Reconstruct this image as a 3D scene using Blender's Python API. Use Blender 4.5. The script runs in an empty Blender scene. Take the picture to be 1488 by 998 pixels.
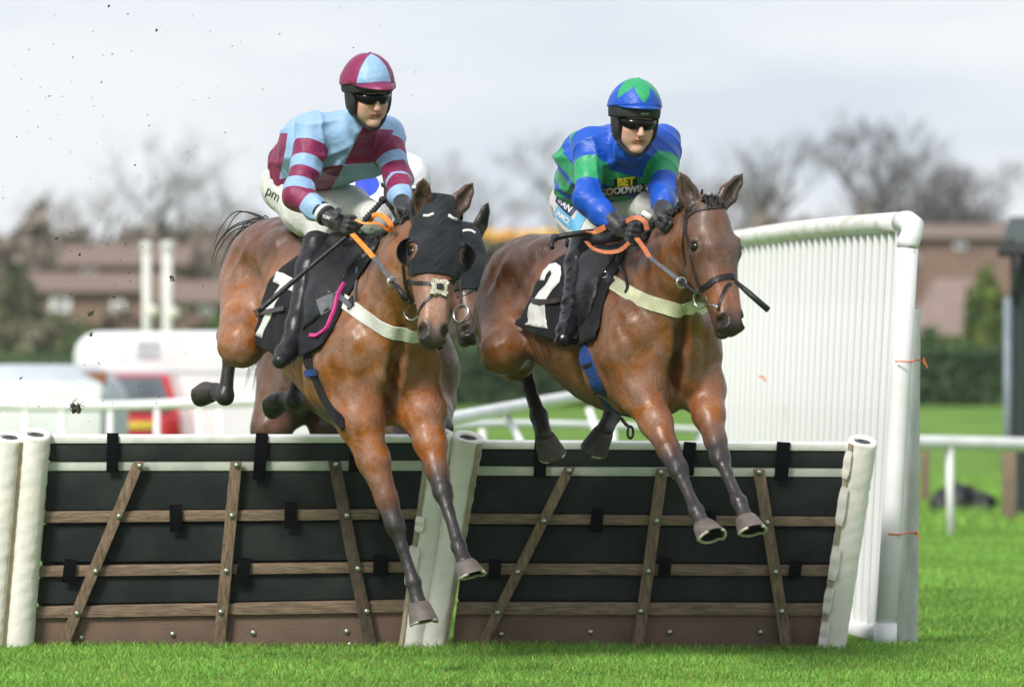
import bpy, bmesh, math, random
import numpy as np
from mathutils import Vector, Matrix
from mathutils.bvhtree import BVHTree

random.seed(7); np.random.seed(7)
SC = bpy.context.scene
COL = SC.collection
FPX = 7625.0                      # focal length in photo pixels (photo 1488 wide)
CAMZ = 1.213
PITCH = math.atan(76.0/FPX)
# ------------------------------------------------------------------ camera
cam = bpy.data.cameras.new('camera'); camo = bpy.data.objects.new('camera', cam); COL.objects.link(camo)
camo.location = (0, 0, CAMZ)
camo.rotation_euler = (math.pi/2 + PITCH, 0, 0)
cam.sensor_width = 36; cam.lens = 36*FPX/1488
cam.clip_start = .5; cam.clip_end = 5000
cam.dof.use_dof = True; cam.dof.focus_distance = 23.35; cam.dof.aperture_fstop = 2.7
SC.camera = camo
# ------------------------------------------------------------------ sky, sun, exposure
SUN_EL, SUN_AZ = math.radians(42), math.radians(-148)     # azimuth measured from +Y towards +X
world = bpy.data.worlds.new("World"); SC.world = world; world.use_nodes = True
wn, wl = world.node_tree.nodes, world.node_tree.links
bg = wn['Background']
sky = wn.new('ShaderNodeTexSky'); sky.sky_type = 'NISHITA'; sky.sun_disc = False
sky.sun_elevation = SUN_EL; sky.sun_rotation = SUN_AZ
sky.air_density = 1.0; sky.dust_density = 2.0; sky.ozone_density = 1.0
tc = wn.new('ShaderNodeTexCoord')
mp = wn.new('ShaderNodeMapping'); mp.inputs['Scale'].default_value = (4.5, 4.5, 20)
mp.inputs['Location'].default_value = (.3, .1, .35)
wl.new(tc.outputs['Generated'], mp.inputs['Vector'])
nz = wn.new('ShaderNodeTexNoise'); nz.inputs['Scale'].default_value = 1.6; nz.inputs['Detail'].default_value = 6
nz.inputs['Roughness'].default_value = .5
wl.new(mp.outputs[0], nz.inputs['Vector'])
rmp = wn.new('ShaderNodeValToRGB')
rmp.color_ramp.elements[0].position = .38; rmp.color_ramp.elements[0].color = (6.9, 7.6, 8.5, 1)
rmp.color_ramp.elements[1].position = .58; rmp.color_ramp.elements[1].color = (9.0, 9.2, 9.6, 1)
wl.new(nz.outputs['Fac'], rmp.inputs['Fac'])
mx = wn.new('ShaderNodeMixRGB'); mx.inputs['Fac'].default_value = .9
wl.new(sky.outputs[0], mx.inputs[1]); wl.new(rmp.outputs[0], mx.inputs[2])
wl.new(mx.outputs[0], bg.inputs['Color']); bg.inputs['Strength'].default_value = .090
sun = bpy.data.lights.new('sun', 'SUN'); sun.energy = 3.3; sun.angle = math.radians(14); sun.color = (1, .96, .9)
suno = bpy.data.objects.new('sun', sun); COL.objects.link(suno)
sd = Vector((math.sin(SUN_AZ)*math.cos(SUN_EL), math.cos(SUN_AZ)*math.cos(SUN_EL), math.sin(SUN_EL)))
suno.rotation_euler = (-sd).to_track_quat('-Z', 'Y').to_euler()
SC.view_settings.view_transform = 'Standard'; SC.view_settings.look = 'None'
SC.view_settings.gamma = 1; SC.view_settings.exposure = .3; SC.view_settings.use_curve_mapping = False
SC.cycles.use_denoising = True
try: SC.cycles.denoiser = 'OPENIMAGEDENOISE'
except Exception: pass
SC.cycles.max_bounces = 5; SC.cycles.caustics_reflective = False; SC.cycles.caustics_refractive = False

# ------------------------------------------------------------------ projection helpers
CAM = np.array([0, 0, CAMZ])
def ray(px, py):
    xc = (px-744)/FPX; zc = -(py-499)/FPX
    c, s = math.cos(PITCH), math.sin(PITCH)
    return np.array([xc, c - s*zc, s + c*zc])
def P(px, py, Y):
    d = ray(px, py); return CAM + d*(Y/d[1])
def proj(p):
    c, s = math.cos(PITCH), math.sin(PITCH)
    x, y, z = p[0], p[1], p[2]-CAMZ
    f = y*c + z*s; u = -y*s + z*c
    return 744 + FPX*x/f, 499 - FPX*u/f
def unit(v):
    v = np.asarray(v, float); return v/(np.linalg.norm(v)+1e-12)

# ------------------------------------------------------------------ scene helpers
def tag(o, label=None, cat=None, group=None, kind=None):
    if label: o['label'] = label
    if cat: o['category'] = cat
    if group: o['group'] = group
    if kind: o['kind'] = kind
    return o
def empty(name, loc, label, cat, group=None):
    o = bpy.data.objects.new(name, None); COL.objects.link(o)
    o.location = Vector([float(v) for v in loc]); o.empty_display_size = .1
    return tag(o, label, cat, group)
def wire(o, parent):
    if parent is not None:
        o.parent = parent
        o.matrix_parent_inverse = Matrix.Translation(-Vector(parent.location)) if parent.type == 'EMPTY' and parent.parent is None else Matrix.Identity(4)
    return o
def mesh_np(name, V, F, mat=None, parent=None, smooth=True, mats=None, fmat=None):
    """V (n,3), F (m,k) or list of index tuples"""
    me = bpy.data.meshes.new(name)
    V = np.asarray(V, np.float32)
    if isinstance(F, np.ndarray):
        m, k = F.shape
        me.vertices.add(len(V)); me.vertices.foreach_set('co', V.ravel())
        me.loops.add(m*k); me.loops.foreach_set('vertex_index', F.astype(np.int32).ravel())
        me.polygons.add(m); me.polygons.foreach_set('loop_start', np.arange(0, m*k, k, dtype=np.int32))
        me.update(calc_edges=True)
    else:
        me.from_pydata([tuple(map(float, v)) for v in V], [], [tuple(int(i) for i in f) for f in F]); me.update()
    me.polygons.foreach_set('use_smooth', np.full(len(me.polygons), smooth))
    if mats:
        for x in mats: me.materials.append(x)
        if fmat is not None: me.polygons.foreach_set('material_index', np.asarray(fmat, np.int32))
    elif mat: me.materials.append(mat)
    o = bpy.data.objects.new(name, me); COL.objects.link(o)
    return wire(o, parent)
class MB:
    """collects simple solids; build() links them as one mesh"""
    def __init__(s): s.v = []; s.f = []
    def add(s, V, F):
        n = len(s.v); s.v += [tuple(map(float, p)) for p in V]; s.f += [tuple(i+n for i in f) for f in F]; return s
    def hexa(s, a, b):
        """a, b: quads (4 pts) bottom/top"""
        return s.add(list(a)+list(b), [(0,3,2,1),(4,5,6,7),(0,1,5,4),(1,2,6,5),(2,3,7,6),(3,0,4,7)])
    def box(s, c, size, R=None):
        c = np.asarray(c, float); h = np.asarray(size, float)/2; R = np.eye(3) if R is None else R
        q = lambda x, y, z: c + R@np.array([x*h[0], y*h[1], z*h[2]])
        return s.hexa([q(-1,-1,-1), q(1,-1,-1), q(1,1,-1), q(-1,1,-1)], [q(-1,-1,1), q(1,-1,1), q(1,1,1), q(-1,1,1)])
    def tube(s, pts, r, n=10, caps=True, flat=None, close=False):
        """r scalar or list. flat: (axis, factor) squashes the section"""
        pts = [np.asarray(p, float) for p in pts]; N = len(pts)
        rs = [r]*N if np.isscalar(r) else list(r)
        base = len(s.v); prev = None
        for i, p in enumerate(pts):
            if close: t = unit(pts[(i+1) % N]-pts[i-1])
            else: t = unit(pts[min(i+1, N-1)]-pts[max(i-1, 0)])
            if prev is None:
                a = np.array([0, 0, 1.]) if abs(t[2]) < .9 else np.array([1., 0, 0])
                u = unit(np.cross(t, a))
            else: u = unit(prev - t*np.dot(prev, t))
            prev = u; w = np.cross(t, u)
            for k in range(n):
                an = 2*math.pi*k/n
                o = rs[i]*(math.cos(an)*u + math.sin(an)*w)
                if flat is not None:
                    ax = unit(flat[0]); o = o + ax*np.dot(o, ax)*(flat[1]-1)
                s.v.append(tuple(p+o))
        for i in range(N if close else N-1):
            j = (i+1) % N
            for k in range(n):
                s.f.append((base+i*n+k, base+i*n+(k+1) % n, base+j*n+(k+1) % n, base+j*n+k))
        if caps and not close:
            s.f.append(tuple(base+k for k in reversed(range(n)))); s.f.append(tuple(base+(N-1)*n+k for k in range(n)))
        return s
    def lathe(s, c, axis, prof, n=16, up=None, sx=1., sy=1.):
        """prof: list of (radius, height)"""
        c = np.asarray(c, float); ax = unit(axis)
        u = unit(np.cross(ax, up)) if up is not None else unit(np.cross(ax, [0.3, .2, 1.] if abs(ax[2]) < .9 else [1., 0, 0]))
        w = np.cross(ax, u); base = len(s.v)
        for r, h in prof:
            for k in range(n):
                a = 2*math.pi*k/n
                s.v.append(tuple(c + ax*h + r*(sx*math.cos(a)*u + sy*math.sin(a)*w)))
        for i in range(len(prof)-1):
            for k in range(n):
                s.f.append((base+i*n+k, base+i*n+(k+1) % n, base+(i+1)*n+(k+1) % n, base+(i+1)*n+k))
        s.f.append(tuple(base+k for k in reversed(range(n)))); s.f.append(tuple(base+(len(prof)-1)*n+k for k in range(n)))
        return s
    def ball(s, c, r, n=8, R=None):
        c = np.asarray(c, float); r = np.asarray(r, float)*np.ones(3); R = np.eye(3) if R is None else R
        base = len(s.v); m = n//2+1
        for i in range(1, m):
            th = math.pi*i/m
            for k in range(n):
                a = 2*math.pi*k/n
                s.v.append(tuple(c + R@(r*np.array([math.sin(th)*math.cos(a), math.sin(th)*math.sin(a), math.cos(th)]))))
        t = len(s.v); s.v.append(tuple(c+R@(r*np.array([0, 0, 1.])))); s.v.append(tuple(c-R@(r*np.array([0, 0, 1.]))))
        for i in range(m-2):
            for k in range(n):
                s.f.append((base+i*n+k, base+(i+1)*n+k, base+(i+1)*n+(k+1) % n, base+i*n+(k+1) % n))
        for k in range(n):
            s.f.append((t, base+k, base+(k+1) % n)); s.f.append((t+1, base+(m-2)*n+(k+1) % n, base+(m-2)*n+k))
        return s
    def build(s, name, mat, parent=None, smooth=False, bevel=0, auto=False):
        me = bpy.data.meshes.new(name); me.from_pydata(s.v, [], s.f); me.update()
        bm = bmesh.new(); bm.from_mesh(me); bmesh.ops.recalc_face_normals(bm, faces=bm.faces)
        if bevel:
            bmesh.ops.bevel(bm, geom=[e for e in bm.edges if len(e.link_faces) == 2 and e.calc_face_angle(0) > .6], offset=bevel, segments=2, affect='EDGES', profile=.6)
        bm.to_mesh(me); bm.free()
        if smooth or bevel:
            me.polygons.foreach_set('use_smooth', [True]*len(me.polygons))
            if auto or bevel:
                try: me.set_sharp_from_angle(angle=math.radians(40))
                except Exception: pass
        me.materials.append(mat)
        o = bpy.data.objects.new(name, me); COL.objects.link(o)
        return wire(o, parent)
def spline(pts, n=8):
    """Catmull-Rom through pts"""
    pts = [np.asarray(p, float) for p in pts]
    if len(pts) < 3: return [pts[0]+(pts[-1]-pts[0])*t for t in np.linspace(0, 1, n+1)]
    q = [2*pts[0]-pts[1]]+pts+[2*pts[-1]-pts[-2]]; out = []
    for i in range(1, len(q)-2):
        for t in np.linspace(0, 1, n, endpoint=False):
            a, b, c, d = q[i-1], q[i], q[i+1], q[i+2]
            out.append(.5*((2*b)+(-a+c)*t+(2*a-5*b+4*c-d)*t*t+(-a+3*b-3*c+d)*t**3))
    out.append(pts[-1]); return out

# ------------------------------------------------------------------ materials
def newmat(name):
    m = bpy.data.materials.new(name); m.use_nodes = True
    return m, m.node_tree.nodes, m.node_tree.links, m.node_tree.nodes['Principled BSDF']
def c4(c): return (c[0], c[1], c[2], 1)
def mat(name, col, rough=.6, col2=None, scale=8., detail=5., bump=0., bscale=None, metal=0., stretch=(1, 1, 1), spec=.5, lo=.35, hi=.65, coat=0., sheen=0., emit=None, attr=None, rvar=0.):
    """procedural: base colour noise between col and col2, bump from noise"""
    m, n, l, b = newmat(name)
    b.inputs['Roughness'].default_value = rough; b.inputs['Metallic'].default_value = metal
    b.inputs['Specular IOR Level'].default_value = spec
    b.inputs['Coat Weight'].default_value = coat; b.inputs['Sheen Weight'].default_value = sheen
    t = n.new('ShaderNodeTexCoord'); mpg = n.new('ShaderNodeMapping'); mpg.inputs['Scale'].default_value = stretch
    l.new(t.outputs['Object'], mpg.inputs['Vector'])
    if col2 is None: col2 = tuple(min(1, c*.8) for c in col)
    nn = n.new('ShaderNodeTexNoise'); nn.inputs['Scale'].default_value = scale; nn.inputs['Detail'].default_value = detail
    l.new(mpg.outputs[0], nn.inputs['Vector'])
    r = n.new('ShaderNodeValToRGB'); r.color_ramp.elements[0].position = lo; r.color_ramp.elements[1].position = hi
    r.color_ramp.elements[0].color = c4(col2); r.color_ramp.elements[1].color = c4(col)
    l.new(nn.outputs['Fac'], r.inputs['Fac']); l.new(r.outputs[0], b.inputs['Base Color'])
    if rvar:
        mr = n.new('ShaderNodeMapRange'); mr.inputs[3].default_value = rough-rvar; mr.inputs[4].default_value = rough+rvar
        l.new(nn.outputs['Fac'], mr.inputs[0]); l.new(mr.outputs[0], b.inputs['Roughness'])
    if bump:
        n2 = n.new('ShaderNodeTexNoise'); n2.inputs['Scale'].default_value = bscale or scale*3; n2.inputs['Detail'].default_value = 4
        l.new(mpg.outputs[0], n2.inputs['Vector'])
        bp = n.new('ShaderNodeBump'); bp.inputs['Strength'].default_value = bump; bp.inputs['Distance'].default_value = .01
        l.new(n2.outputs['Fac'], bp.inputs['Height']); l.new(bp.outputs[0], b.inputs['Normal'])
    return m
def attr_mat(name, rough=.5, spec=.5, var=.15, scale=30, bump=.15, bscale=120, sheen=0., coat=0., bdist=.004, stretch=(1, 1, 1), scale2=6, coatr=.25):
    """base colour from the 'Col' attribute, broken up with two noises"""
    m, n, l, b = newmat(name)
    b.inputs['Roughness'].default_value = rough; b.inputs['Specular IOR Level'].default_value = spec
    b.inputs['Sheen Weight'].default_value = sheen; b.inputs['Coat Weight'].default_value = coat; b.inputs['Coat Roughness'].default_value = coatr
    a = n.new('ShaderNodeAttribute'); a.attribute_name = 'Col'
    t = n.new('ShaderNodeTexCoord'); mpg = n.new('ShaderNodeMapping'); mpg.inputs['Scale'].default_value = stretch
    l.new(t.outputs['Object'], mpg.inputs['Vector'])
    n1 = n.new('ShaderNodeTexNoise'); n1.inputs['Scale'].default_value = scale; n1.inputs['Detail'].default_value = 5; l.new(mpg.outputs[0], n1.inputs['Vector'])
    n0 = n.new('ShaderNodeTexNoise'); n0.inputs['Scale'].default_value = scale2; n0.inputs['Detail'].default_value = 2; l.new(mpg.outputs[0], n0.inputs['Vector'])
    ad = n.new('ShaderNodeMath'); ad.operation = 'ADD'; l.new(n1.outputs['Fac'], ad.inputs[0]); l.new(n0.outputs['Fac'], ad.inputs[1])
    mr = n.new('ShaderNodeMapRange'); mr.inputs[1].default_value = .6; mr.inputs[2].default_value = 1.4
    mr.inputs[3].default_value = 1-var; mr.inputs[4].default_value = 1+var; l.new(ad.outputs[0], mr.inputs[0])
    mu = n.new('ShaderNodeVectorMath'); mu.operation = 'SCALE'; l.new(a.outputs['Color'], mu.inputs[0]); l.new(mr.outputs[0], mu.inputs['Scale'])
    l.new(mu.outputs[0], b.inputs['Base Color'])
    n2 = n.new('ShaderNodeTexNoise'); n2.inputs['Scale'].default_value = bscale; n2.inputs['Detail'].default_value = 3; l.new(mpg.outputs[0], n2.inputs['Vector'])
    bp = n.new('ShaderNodeBump'); bp.inputs['Strength'].default_value = bump; bp.inputs['Distance'].default_value = bdist
    l.new(n2.outputs['Fac'], bp.inputs['Height']); l.new(bp.outputs[0], b.inputs['Normal'])
    return m
def mask_mat(name, c0, c1, rough=.5, bump=.55, bscale=13, bdist=.018, sheen=.05, attr='M', c2=None, spec=.4):
    """two cloth colours split sharply where attribute M crosses zero (a pattern coordinate sewn into the cloth)"""
    m, n, l, b = newmat(name)
    b.inputs['Roughness'].default_value = rough; b.inputs['Sheen Weight'].default_value = sheen; b.inputs['Specular IOR Level'].default_value = spec
    a = n.new('ShaderNodeAttribute'); a.attribute_name = attr
    g = n.new('ShaderNodeMath'); g.operation = 'GREATER_THAN'; g.inputs[1].default_value = 0; l.new(a.outputs['Fac'], g.inputs[0])
    mxx = n.new('ShaderNodeMixRGB'); mxx.inputs[1].default_value = c4(c0); mxx.inputs[2].default_value = c4(c1)
    l.new(g.outputs[0], mxx.inputs['Fac'])
    t = n.new('ShaderNodeTexCoord')
    n1 = n.new('ShaderNodeTexNoise'); n1.inputs['Scale'].default_value = 9; l.new(t.outputs['Object'], n1.inputs['Vector'])
    mr = n.new('ShaderNodeMapRange'); mr.inputs[3].default_value = .85; mr.inputs[4].default_value = 1.12; l.new(n1.outputs['Fac'], mr.inputs[0])
    mu = n.new('ShaderNodeVectorMath'); mu.operation = 'SCALE'; l.new(mxx.outputs[0], mu.inputs[0]); l.new(mr.outputs[0], mu.inputs['Scale'])
    l.new(mu.outputs[0], b.inputs['Base Color'])
    n2 = n.new('ShaderNodeTexNoise'); n2.inputs['Scale'].default_value = bscale; n2.inputs['Detail'].default_value = 3; n2.inputs['Distortion'].default_value = .8
    l.new(t.outputs['Object'], n2.inputs['Vector'])
    n3 = n.new('ShaderNodeTexNoise'); n3.inputs['Scale'].default_value = 400; l.new(t.outputs['Object'], n3.inputs['Vector'])
    ad = n.new('ShaderNodeMath'); ad.operation = 'MULTIPLY_ADD'; ad.inputs[1].default_value = .05; l.new(n3.outputs['Fac'], ad.inputs[0]); l.new(n2.outputs['Fac'], ad.inputs[2])
    bp = n.new('ShaderNodeBump'); bp.inputs['Strength'].default_value = bump; bp.inputs['Distance'].default_value = bdist
    l.new(ad.outputs[0], bp.inputs['Height']); l.new(bp.outputs[0], b.inputs['Normal'])
    return m

# ------------------------------------------------------------------ implicit surfaces (smooth unions of tapered muscles and bones)
class Field:
    def __init__(s): s.p = []
    def cap(s, a, b, ra, rb, k=.04, col=None, col2=None, flat=None, sub=False):
        a = np.asarray(a, np.float32); b = np.asarray(b, np.float32)
        f = None if flat is None else (unit(flat[0]).astype(np.float32), float(flat[1]))
        R = max(ra, rb)*max(1, f[1] if f else 1)
        col = col if col is not None else None
        s.p.append(dict(t='c', a=a, b=b, ra=ra, rb=rb, f=f, k=k, lo=np.minimum(a, b)-R, hi=np.maximum(a, b)+R, c=col, c2=col2 if col2 is not None else col, sub=sub)); return s
    def ell(s, c, r, R=None, k=.04, col=None, sub=False):
        c = np.asarray(c, np.float32); r = np.asarray(r, np.float32)*np.ones(3, np.float32)
        R = np.eye(3, dtype=np.float32) if R is None else np.asarray(R, np.float32)
        e = np.abs(R)@r
        s.p.append(dict(t='e', a=c, r=r, R=R, k=k, lo=c-e, hi=c+e, c=col, c2=col, sub=sub)); return s
    def chain(s, pts, rs, k=.03, cols=None, flat=None):
        for i in range(len(pts)-1):
            c0 = c1 = None
            if cols is not None:
                c0, c1 = (cols[i], cols[i+1]) if isinstance(cols, list) else (cols, cols)
            fl = flat[i] if isinstance(flat, list) else flat
            s.cap(pts[i], pts[i+1], rs[i], rs[i+1], k=k, col=c0, col2=c1, flat=fl)
        return s
    @staticmethod
    def dist(p, X):
        if p['t'] == 'c':
            ba = p['b']-p['a']; q = X-p['a']
            t = np.clip((q@ba)/max(float(ba@ba), 1e-9), 0, 1)
            q = q - t[..., None]*ba
            if p['f']:
                u, f = p['f']; cmp_ = q@u; q = q + (cmp_*(1/f-1))[..., None]*u
            return np.sqrt((q*q).sum(-1)) - (p['ra']+(p['rb']-p['ra'])*t), t
        q = (X-p['a'])@p['R']
        k0 = np.sqrt(((q/p['r'])**2).sum(-1)); k1 = np.sqrt(((q/(p['r']**2))**2).sum(-1))+1e-9
        return np.where(k0 < .05, -float(p['r'].min()), k0*(k0-1)/k1), None
    @staticmethod
    def comb(d, e, k, sub):
        if sub:
            h = np.maximum(k-np.abs(d+e), 0)/k; return np.maximum(d, -e)+h*h*k*.25
        h = np.maximum(k-np.abs(d-e), 0)/k; return np.minimum(d, e)-h*h*k*.25
    def at(s, X, off=0):
        X = np.asarray(X, np.float32); d = np.full(X.shape[:-1], 1., np.float32)
        for p in s.p:
            e, _ = s.dist(p, X); d = s.comb(d, e, p['k'], p['sub'])
        return d
    def grid(s, h, pad=.02, lo=None, hi=None):
        if lo is None: lo = np.min([p['lo'] for p in s.p if not p['sub']], 0)-pad-2*h
        if hi is None: hi = np.max([p['hi'] for p in s.p if not p['sub']], 0)+pad+2*h
        lo = np.asarray(lo, np.float32); hi = np.asarray(hi, np.float32)
        n = np.ceil((hi-lo)/h).astype(int)+1
        ax = [lo[i]+h*np.arange(n[i], dtype=np.float32) for i in range(3)]
        D = np.full(tuple(n), .2, np.float32)
        for p in s.p:
            m = p['k']+pad+3*h
            i0 = np.clip(np.floor((p['lo']-m-lo)/h).astype(int), 0, n); i1 = np.clip(np.ceil((p['hi']+m-lo)/h).astype(int)+1, 0, n)
            if (i1 <= i0).any(): continue
            sl = tuple(slice(a, b) for a, b in zip(i0, i1))
            X = np.stack(np.meshgrid(ax[0][sl[0]], ax[1][sl[1]], ax[2][sl[2]], indexing='ij'), -1)
            e, _ = s.dist(p, X)
            D[sl] = s.comb(D[sl], e, p['k'], p['sub'])
        return D, lo, ax
    def colour(s, V, soft=.02, default=(.5, .5, .5)):
        V = np.asarray(V, np.float32); W = np.full(len(V), 1e-9); C = np.tile(np.array(default, float)*1e-9, (len(V), 1))
        for p in s.p:
            if p['c'] is None: continue
            e, t = s.dist(p, V)
            w = np.exp(-np.clip(e, -.05 if not p['sub'] else 0, 10)/soft) if not p['sub'] else np.exp(-np.clip(np.abs(e), 0, 10)/(soft*.4))*6
            c0, c1 = np.array(p['c'], float), np.array(p['c2'], float)
            c = c0[None]+(c1-c0)[None]*(t[:, None] if t is not None else 0)
            C += w[:, None]*c; W += w
        return C/W[:, None]
def surfnet(D, lo, h):
    s = D < 0
    a = s[:-1]; 
    cnt = np.zeros(tuple(np.array(D.shape)-1), np.uint8)
    for i in (0, 1):
        for j in (0, 1):
            for k in (0, 1):
                cnt += s[i:D.shape[0]-1+i, j:D.shape[1]-1+j, k:D.shape[2]-1+k]
    act = (cnt > 0) & (cnt < 8)
    idx = np.argwhere(act); ids = np.full(act.shape, -1, np.int32); ids[act] = np.arange(len(idx))
    S = np.zeros((len(idx), 3)); N = np.zeros(len(idx))
    cs = [(i, j, k) for i in (0, 1) for j in (0, 1) for k in (0, 1)]
    dv = {c: D[idx[:, 0]+c[0], idx[:, 1]+c[1], idx[:, 2]+c[2]] for c in cs}
    for c in cs:
        for ax in range(3):
            if c[ax]: continue
            c2 = list(c); c2[ax] = 1; c2 = tuple(c2)
            d0, d1 = dv[c], dv[c2]; m = (d0 < 0) != (d1 < 0)
            t = d0[m]/(d0[m]-d1[m]); pt = np.tile(np.array(c, float), (m.sum(), 1)); pt[:, ax] += t
            S[m] += pt; N[m] += 1
    V = lo+h*(idx+S/N[:, None])
    F = []
    for ax in range(3):
        b, c = (ax+1) % 3, (ax+2) % 3
        sl0 = [slice(1, None)]*3; sl1 = [slice(1, None)]*3
        sl0[ax] = slice(0, -1); sl1[ax] = slice(1, None)
        # need cells at p, p-eb, p-ec: p in 1..n-2 on b, c
        for q in (b, c): sl0[q] = slice(1, -1); sl1[q] = slice(1, -1)
        s0 = s[tuple(sl0)]; s1 = s[tuple(sl1)]
        for flip, m in ((False, s0 & ~s1), (True, ~s0 & s1)):
            g = np.argwhere(m)
            if len(g) == 0: continue
            off = np.ones(3, int); off[ax] = 0; g = g+off
            eb = np.zeros(3, int); eb[b] = 1; ec = np.zeros(3, int); ec[c] = 1
            q = [g, g-eb, g-eb-ec, g-ec]
            f = np.stack([ids[x[:, 0], x[:, 1], x[:, 2]] for x in q], 1)
            F.append(f[:, ::-1] if not flip else f)
    F = np.concatenate(F); F = F[(F >= 0).all(1)]
    return V, F[:, ::-1]
def set_col(o, C):
    at = o.data.attributes.new('Col', 'FLOAT_COLOR', 'POINT')
    at.data.foreach_set('color', np.concatenate([C, np.ones((len(C), 1))], 1).astype(np.float32).ravel())
def set_f(o, name, vals):
    at = o.data.attributes.new(name, 'FLOAT', 'POINT'); at.data.foreach_set('value', np.asarray(vals, np.float32).ravel())
def relax(V, F, it=1, w=.5):
    n = len(V)
    for _ in range(it):
        S = np.zeros_like(V); N = np.zeros(n)
        for a, b in ((0, 1), (1, 2), (2, 3), (3, 0)):
            for p, q in ((a, b), (b, a)):
                for ax in range(3): S[:, ax] += np.bincount(F[:, p], V[F[:, q], ax], n)
                N += np.bincount(F[:, p], minlength=n)
        V = V*(1-w)+w*S/np.maximum(N, 1)[:, None]
    return V
def meshfield(fld, h, name, mat_, parent, off=0, region=None, soft=.02, color=True, disp=None, smooth=1, inner=None):
    """mesh the field; off inflates it; region(X)->signed distance clips it"""
    pad = off+.015
    D, lo, ax = fld.grid(h, pad)
    D = D-off
    if region is not None or disp is not None:
        if region is None: pass
        near = np.abs(D) < .03 if region is None else D < .05
        ii = np.argwhere(near); X = np.stack([ax[0][ii[:, 0]], ax[1][ii[:, 1]], ax[2][ii[:, 2]]], 1)
        d = D[near]
        if disp is not None: d = d-disp(X)
        if region is not None:
            r = region(X); d = np.maximum(d, r)
            if inner is not None: d = np.maximum(d, -(D[near]+off-inner))
        D[near] = d
        if region is not None: D[~near] = np.maximum(D[~near], .01)
    V, F = surfnet(D, lo, h)
    if smooth: V = relax(V, F, smooth, .4)
    o = mesh_np(name, V, F, mat_, parent)
    if color: set_col(o, fld.colour(V, soft))
    return o, V, F
def bvh_of(*VFs):
    vs = []; fs = []; n = 0
    for V, F in VFs:
        vs += [Vector(map(float, v)) for v in V]; fs += [tuple(int(i)+n for i in f) for f in F]; n = len(vs)
    return BVHTree.FromPolygons(vs, fs)
def hit(bvh, px, py, off=0., Yguess=23.):
    d = Vector(ray(px, py)).normalized(); c, nrm, i, t = bvh.ray_cast(Vector(CAM), d)
    if c is None:
        c, nrm, i, t = bvh.find_nearest(Vector(P(px, py, Yguess)))
    if nrm.dot(d) > 0: nrm = -nrm
    return np.array(c)+np.array(nrm)*off, np.array(nrm)
def near(bvh, p, off=0.):
    c, nrm, i, t = bvh.find_nearest(Vector(map(float, p)))
    return np.array(c)+np.array(nrm)*off, np.array(nrm)
def ribbon(mb, pts, nrm, width, thick):
    """flat strap: pts, surface normals, width"""
    N = len(pts); base = len(mb.v)
    ws = [width]*N if np.isscalar(width) else width
    for i in range(N):
        t = unit(np.asarray(pts[min(i+1, N-1)])-np.asarray(pts[max(i-1, 0)])); n = unit(nrm[i]-t*np.dot(nrm[i], t)); w = np.cross(t, n)
        for a, b in ((-1, 0), (-.96, 1), (.96, 1), (1, 0)):
            mb.v.append(tuple(pts[i]+w*a*ws[i]/2+n*b*thick))
    for i in range(N-1):
        for k in range(4):
            mb.f.append((base+i*4+k, base+i*4+(k+1) % 4, base+(i+1)*4+(k+1) % 4, base+(i+1)*4+k))
    mb.f.append((base, base+1, base+2, base+3)); mb.f.append(tuple(base+(N-1)*4+k for k in (3, 2, 1, 0)))
    return mb
def strap_on(mb, bvh, pxs, width, thick, off=.001, n=8, sm=3):
    """strap laid over a surface along waypoints given as photo pixels (p) or world points"""
    way = []
    for q in pxs: way.append(hit(bvh, *q)[0] if len(q) == 2 else np.asarray(q))
    pts = spline(way, n); P2 = []; N2 = []
    for p in pts:
        c, nn = near(bvh, p, off); P2.append(c); N2.append(nn)
    P2 = np.array(P2); N2 = np.array(N2)
    for _ in range(sm):
        P2[1:-1] = .5*P2[1:-1]+.25*(P2[:-2]+P2[2:]); N2[1:-1] = .5*N2[1:-1]+.25*(N2[:-2]+N2[2:])
    return ribbon(mb, P2, N2, width, thick)
def text_geo(txt, size, offset=0., shear=0., sub=2, font=None):
    cu = bpy.data.curves.new('t', 'FONT'); cu.body = txt; cu.size = size; cu.align_x = 'CENTER'; cu.align_y = 'CENTER'
    cu.offset = offset; cu.shear = shear; cu.resolution_u = 3
    o = bpy.data.objects.new('t', cu); COL.objects.link(o)
    dg = bpy.context.evaluated_depsgraph_get(); me = bpy.data.meshes.new_from_object(o.evaluated_get(dg))
    bm = bmesh.new(); bm.from_mesh(me)
    bmesh.ops.triangulate(bm, faces=bm.faces)
    for _ in range(sub):
        es = [e for e in bm.edges if e.calc_length() > size*.12]
        if es: bmesh.ops.subdivide_edges(bm, edges=es, cuts=1); bmesh.ops.triangulate(bm, faces=bm.faces)
    V = np.array([v.co[:] for v in bm.verts]); F = [tuple(v.index for v in f.verts) for f in bm.faces]
    bm.free(); bpy.data.objects.remove(o); bpy.data.curves.remove(cu); bpy.data.meshes.remove(me)
    return V, F
def decal(name, V2, F, bvh, c, ux, uy, mat_, parent, lift=.002, thick=None):
    """lay flat print onto a surface: c centre px; ux, uy world vectors for print axes"""
    c0, n0 = (hit(bvh, *c) if len(c) == 2 else near(bvh, c))
    ux, uy = unit(ux), unit(uy); nn = unit(np.cross(ux, uy))
    if np.dot(nn, n0) < 0: nn = -nn
    out = []
    for v in V2:
        p = c0+ux*v[0]+uy*v[1]
        h_, n_, i, t = bvh.ray_cast(Vector(p+nn*.15), Vector(-nn), .4)
        if h_ is None: h_, n_, i, t = bvh.find_nearest(Vector(p))
        out.append(np.array(h_)+nn*lift)
    o = mesh_np(name, np.array(out), [f for f in F], mat_, parent)
    return o
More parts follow.
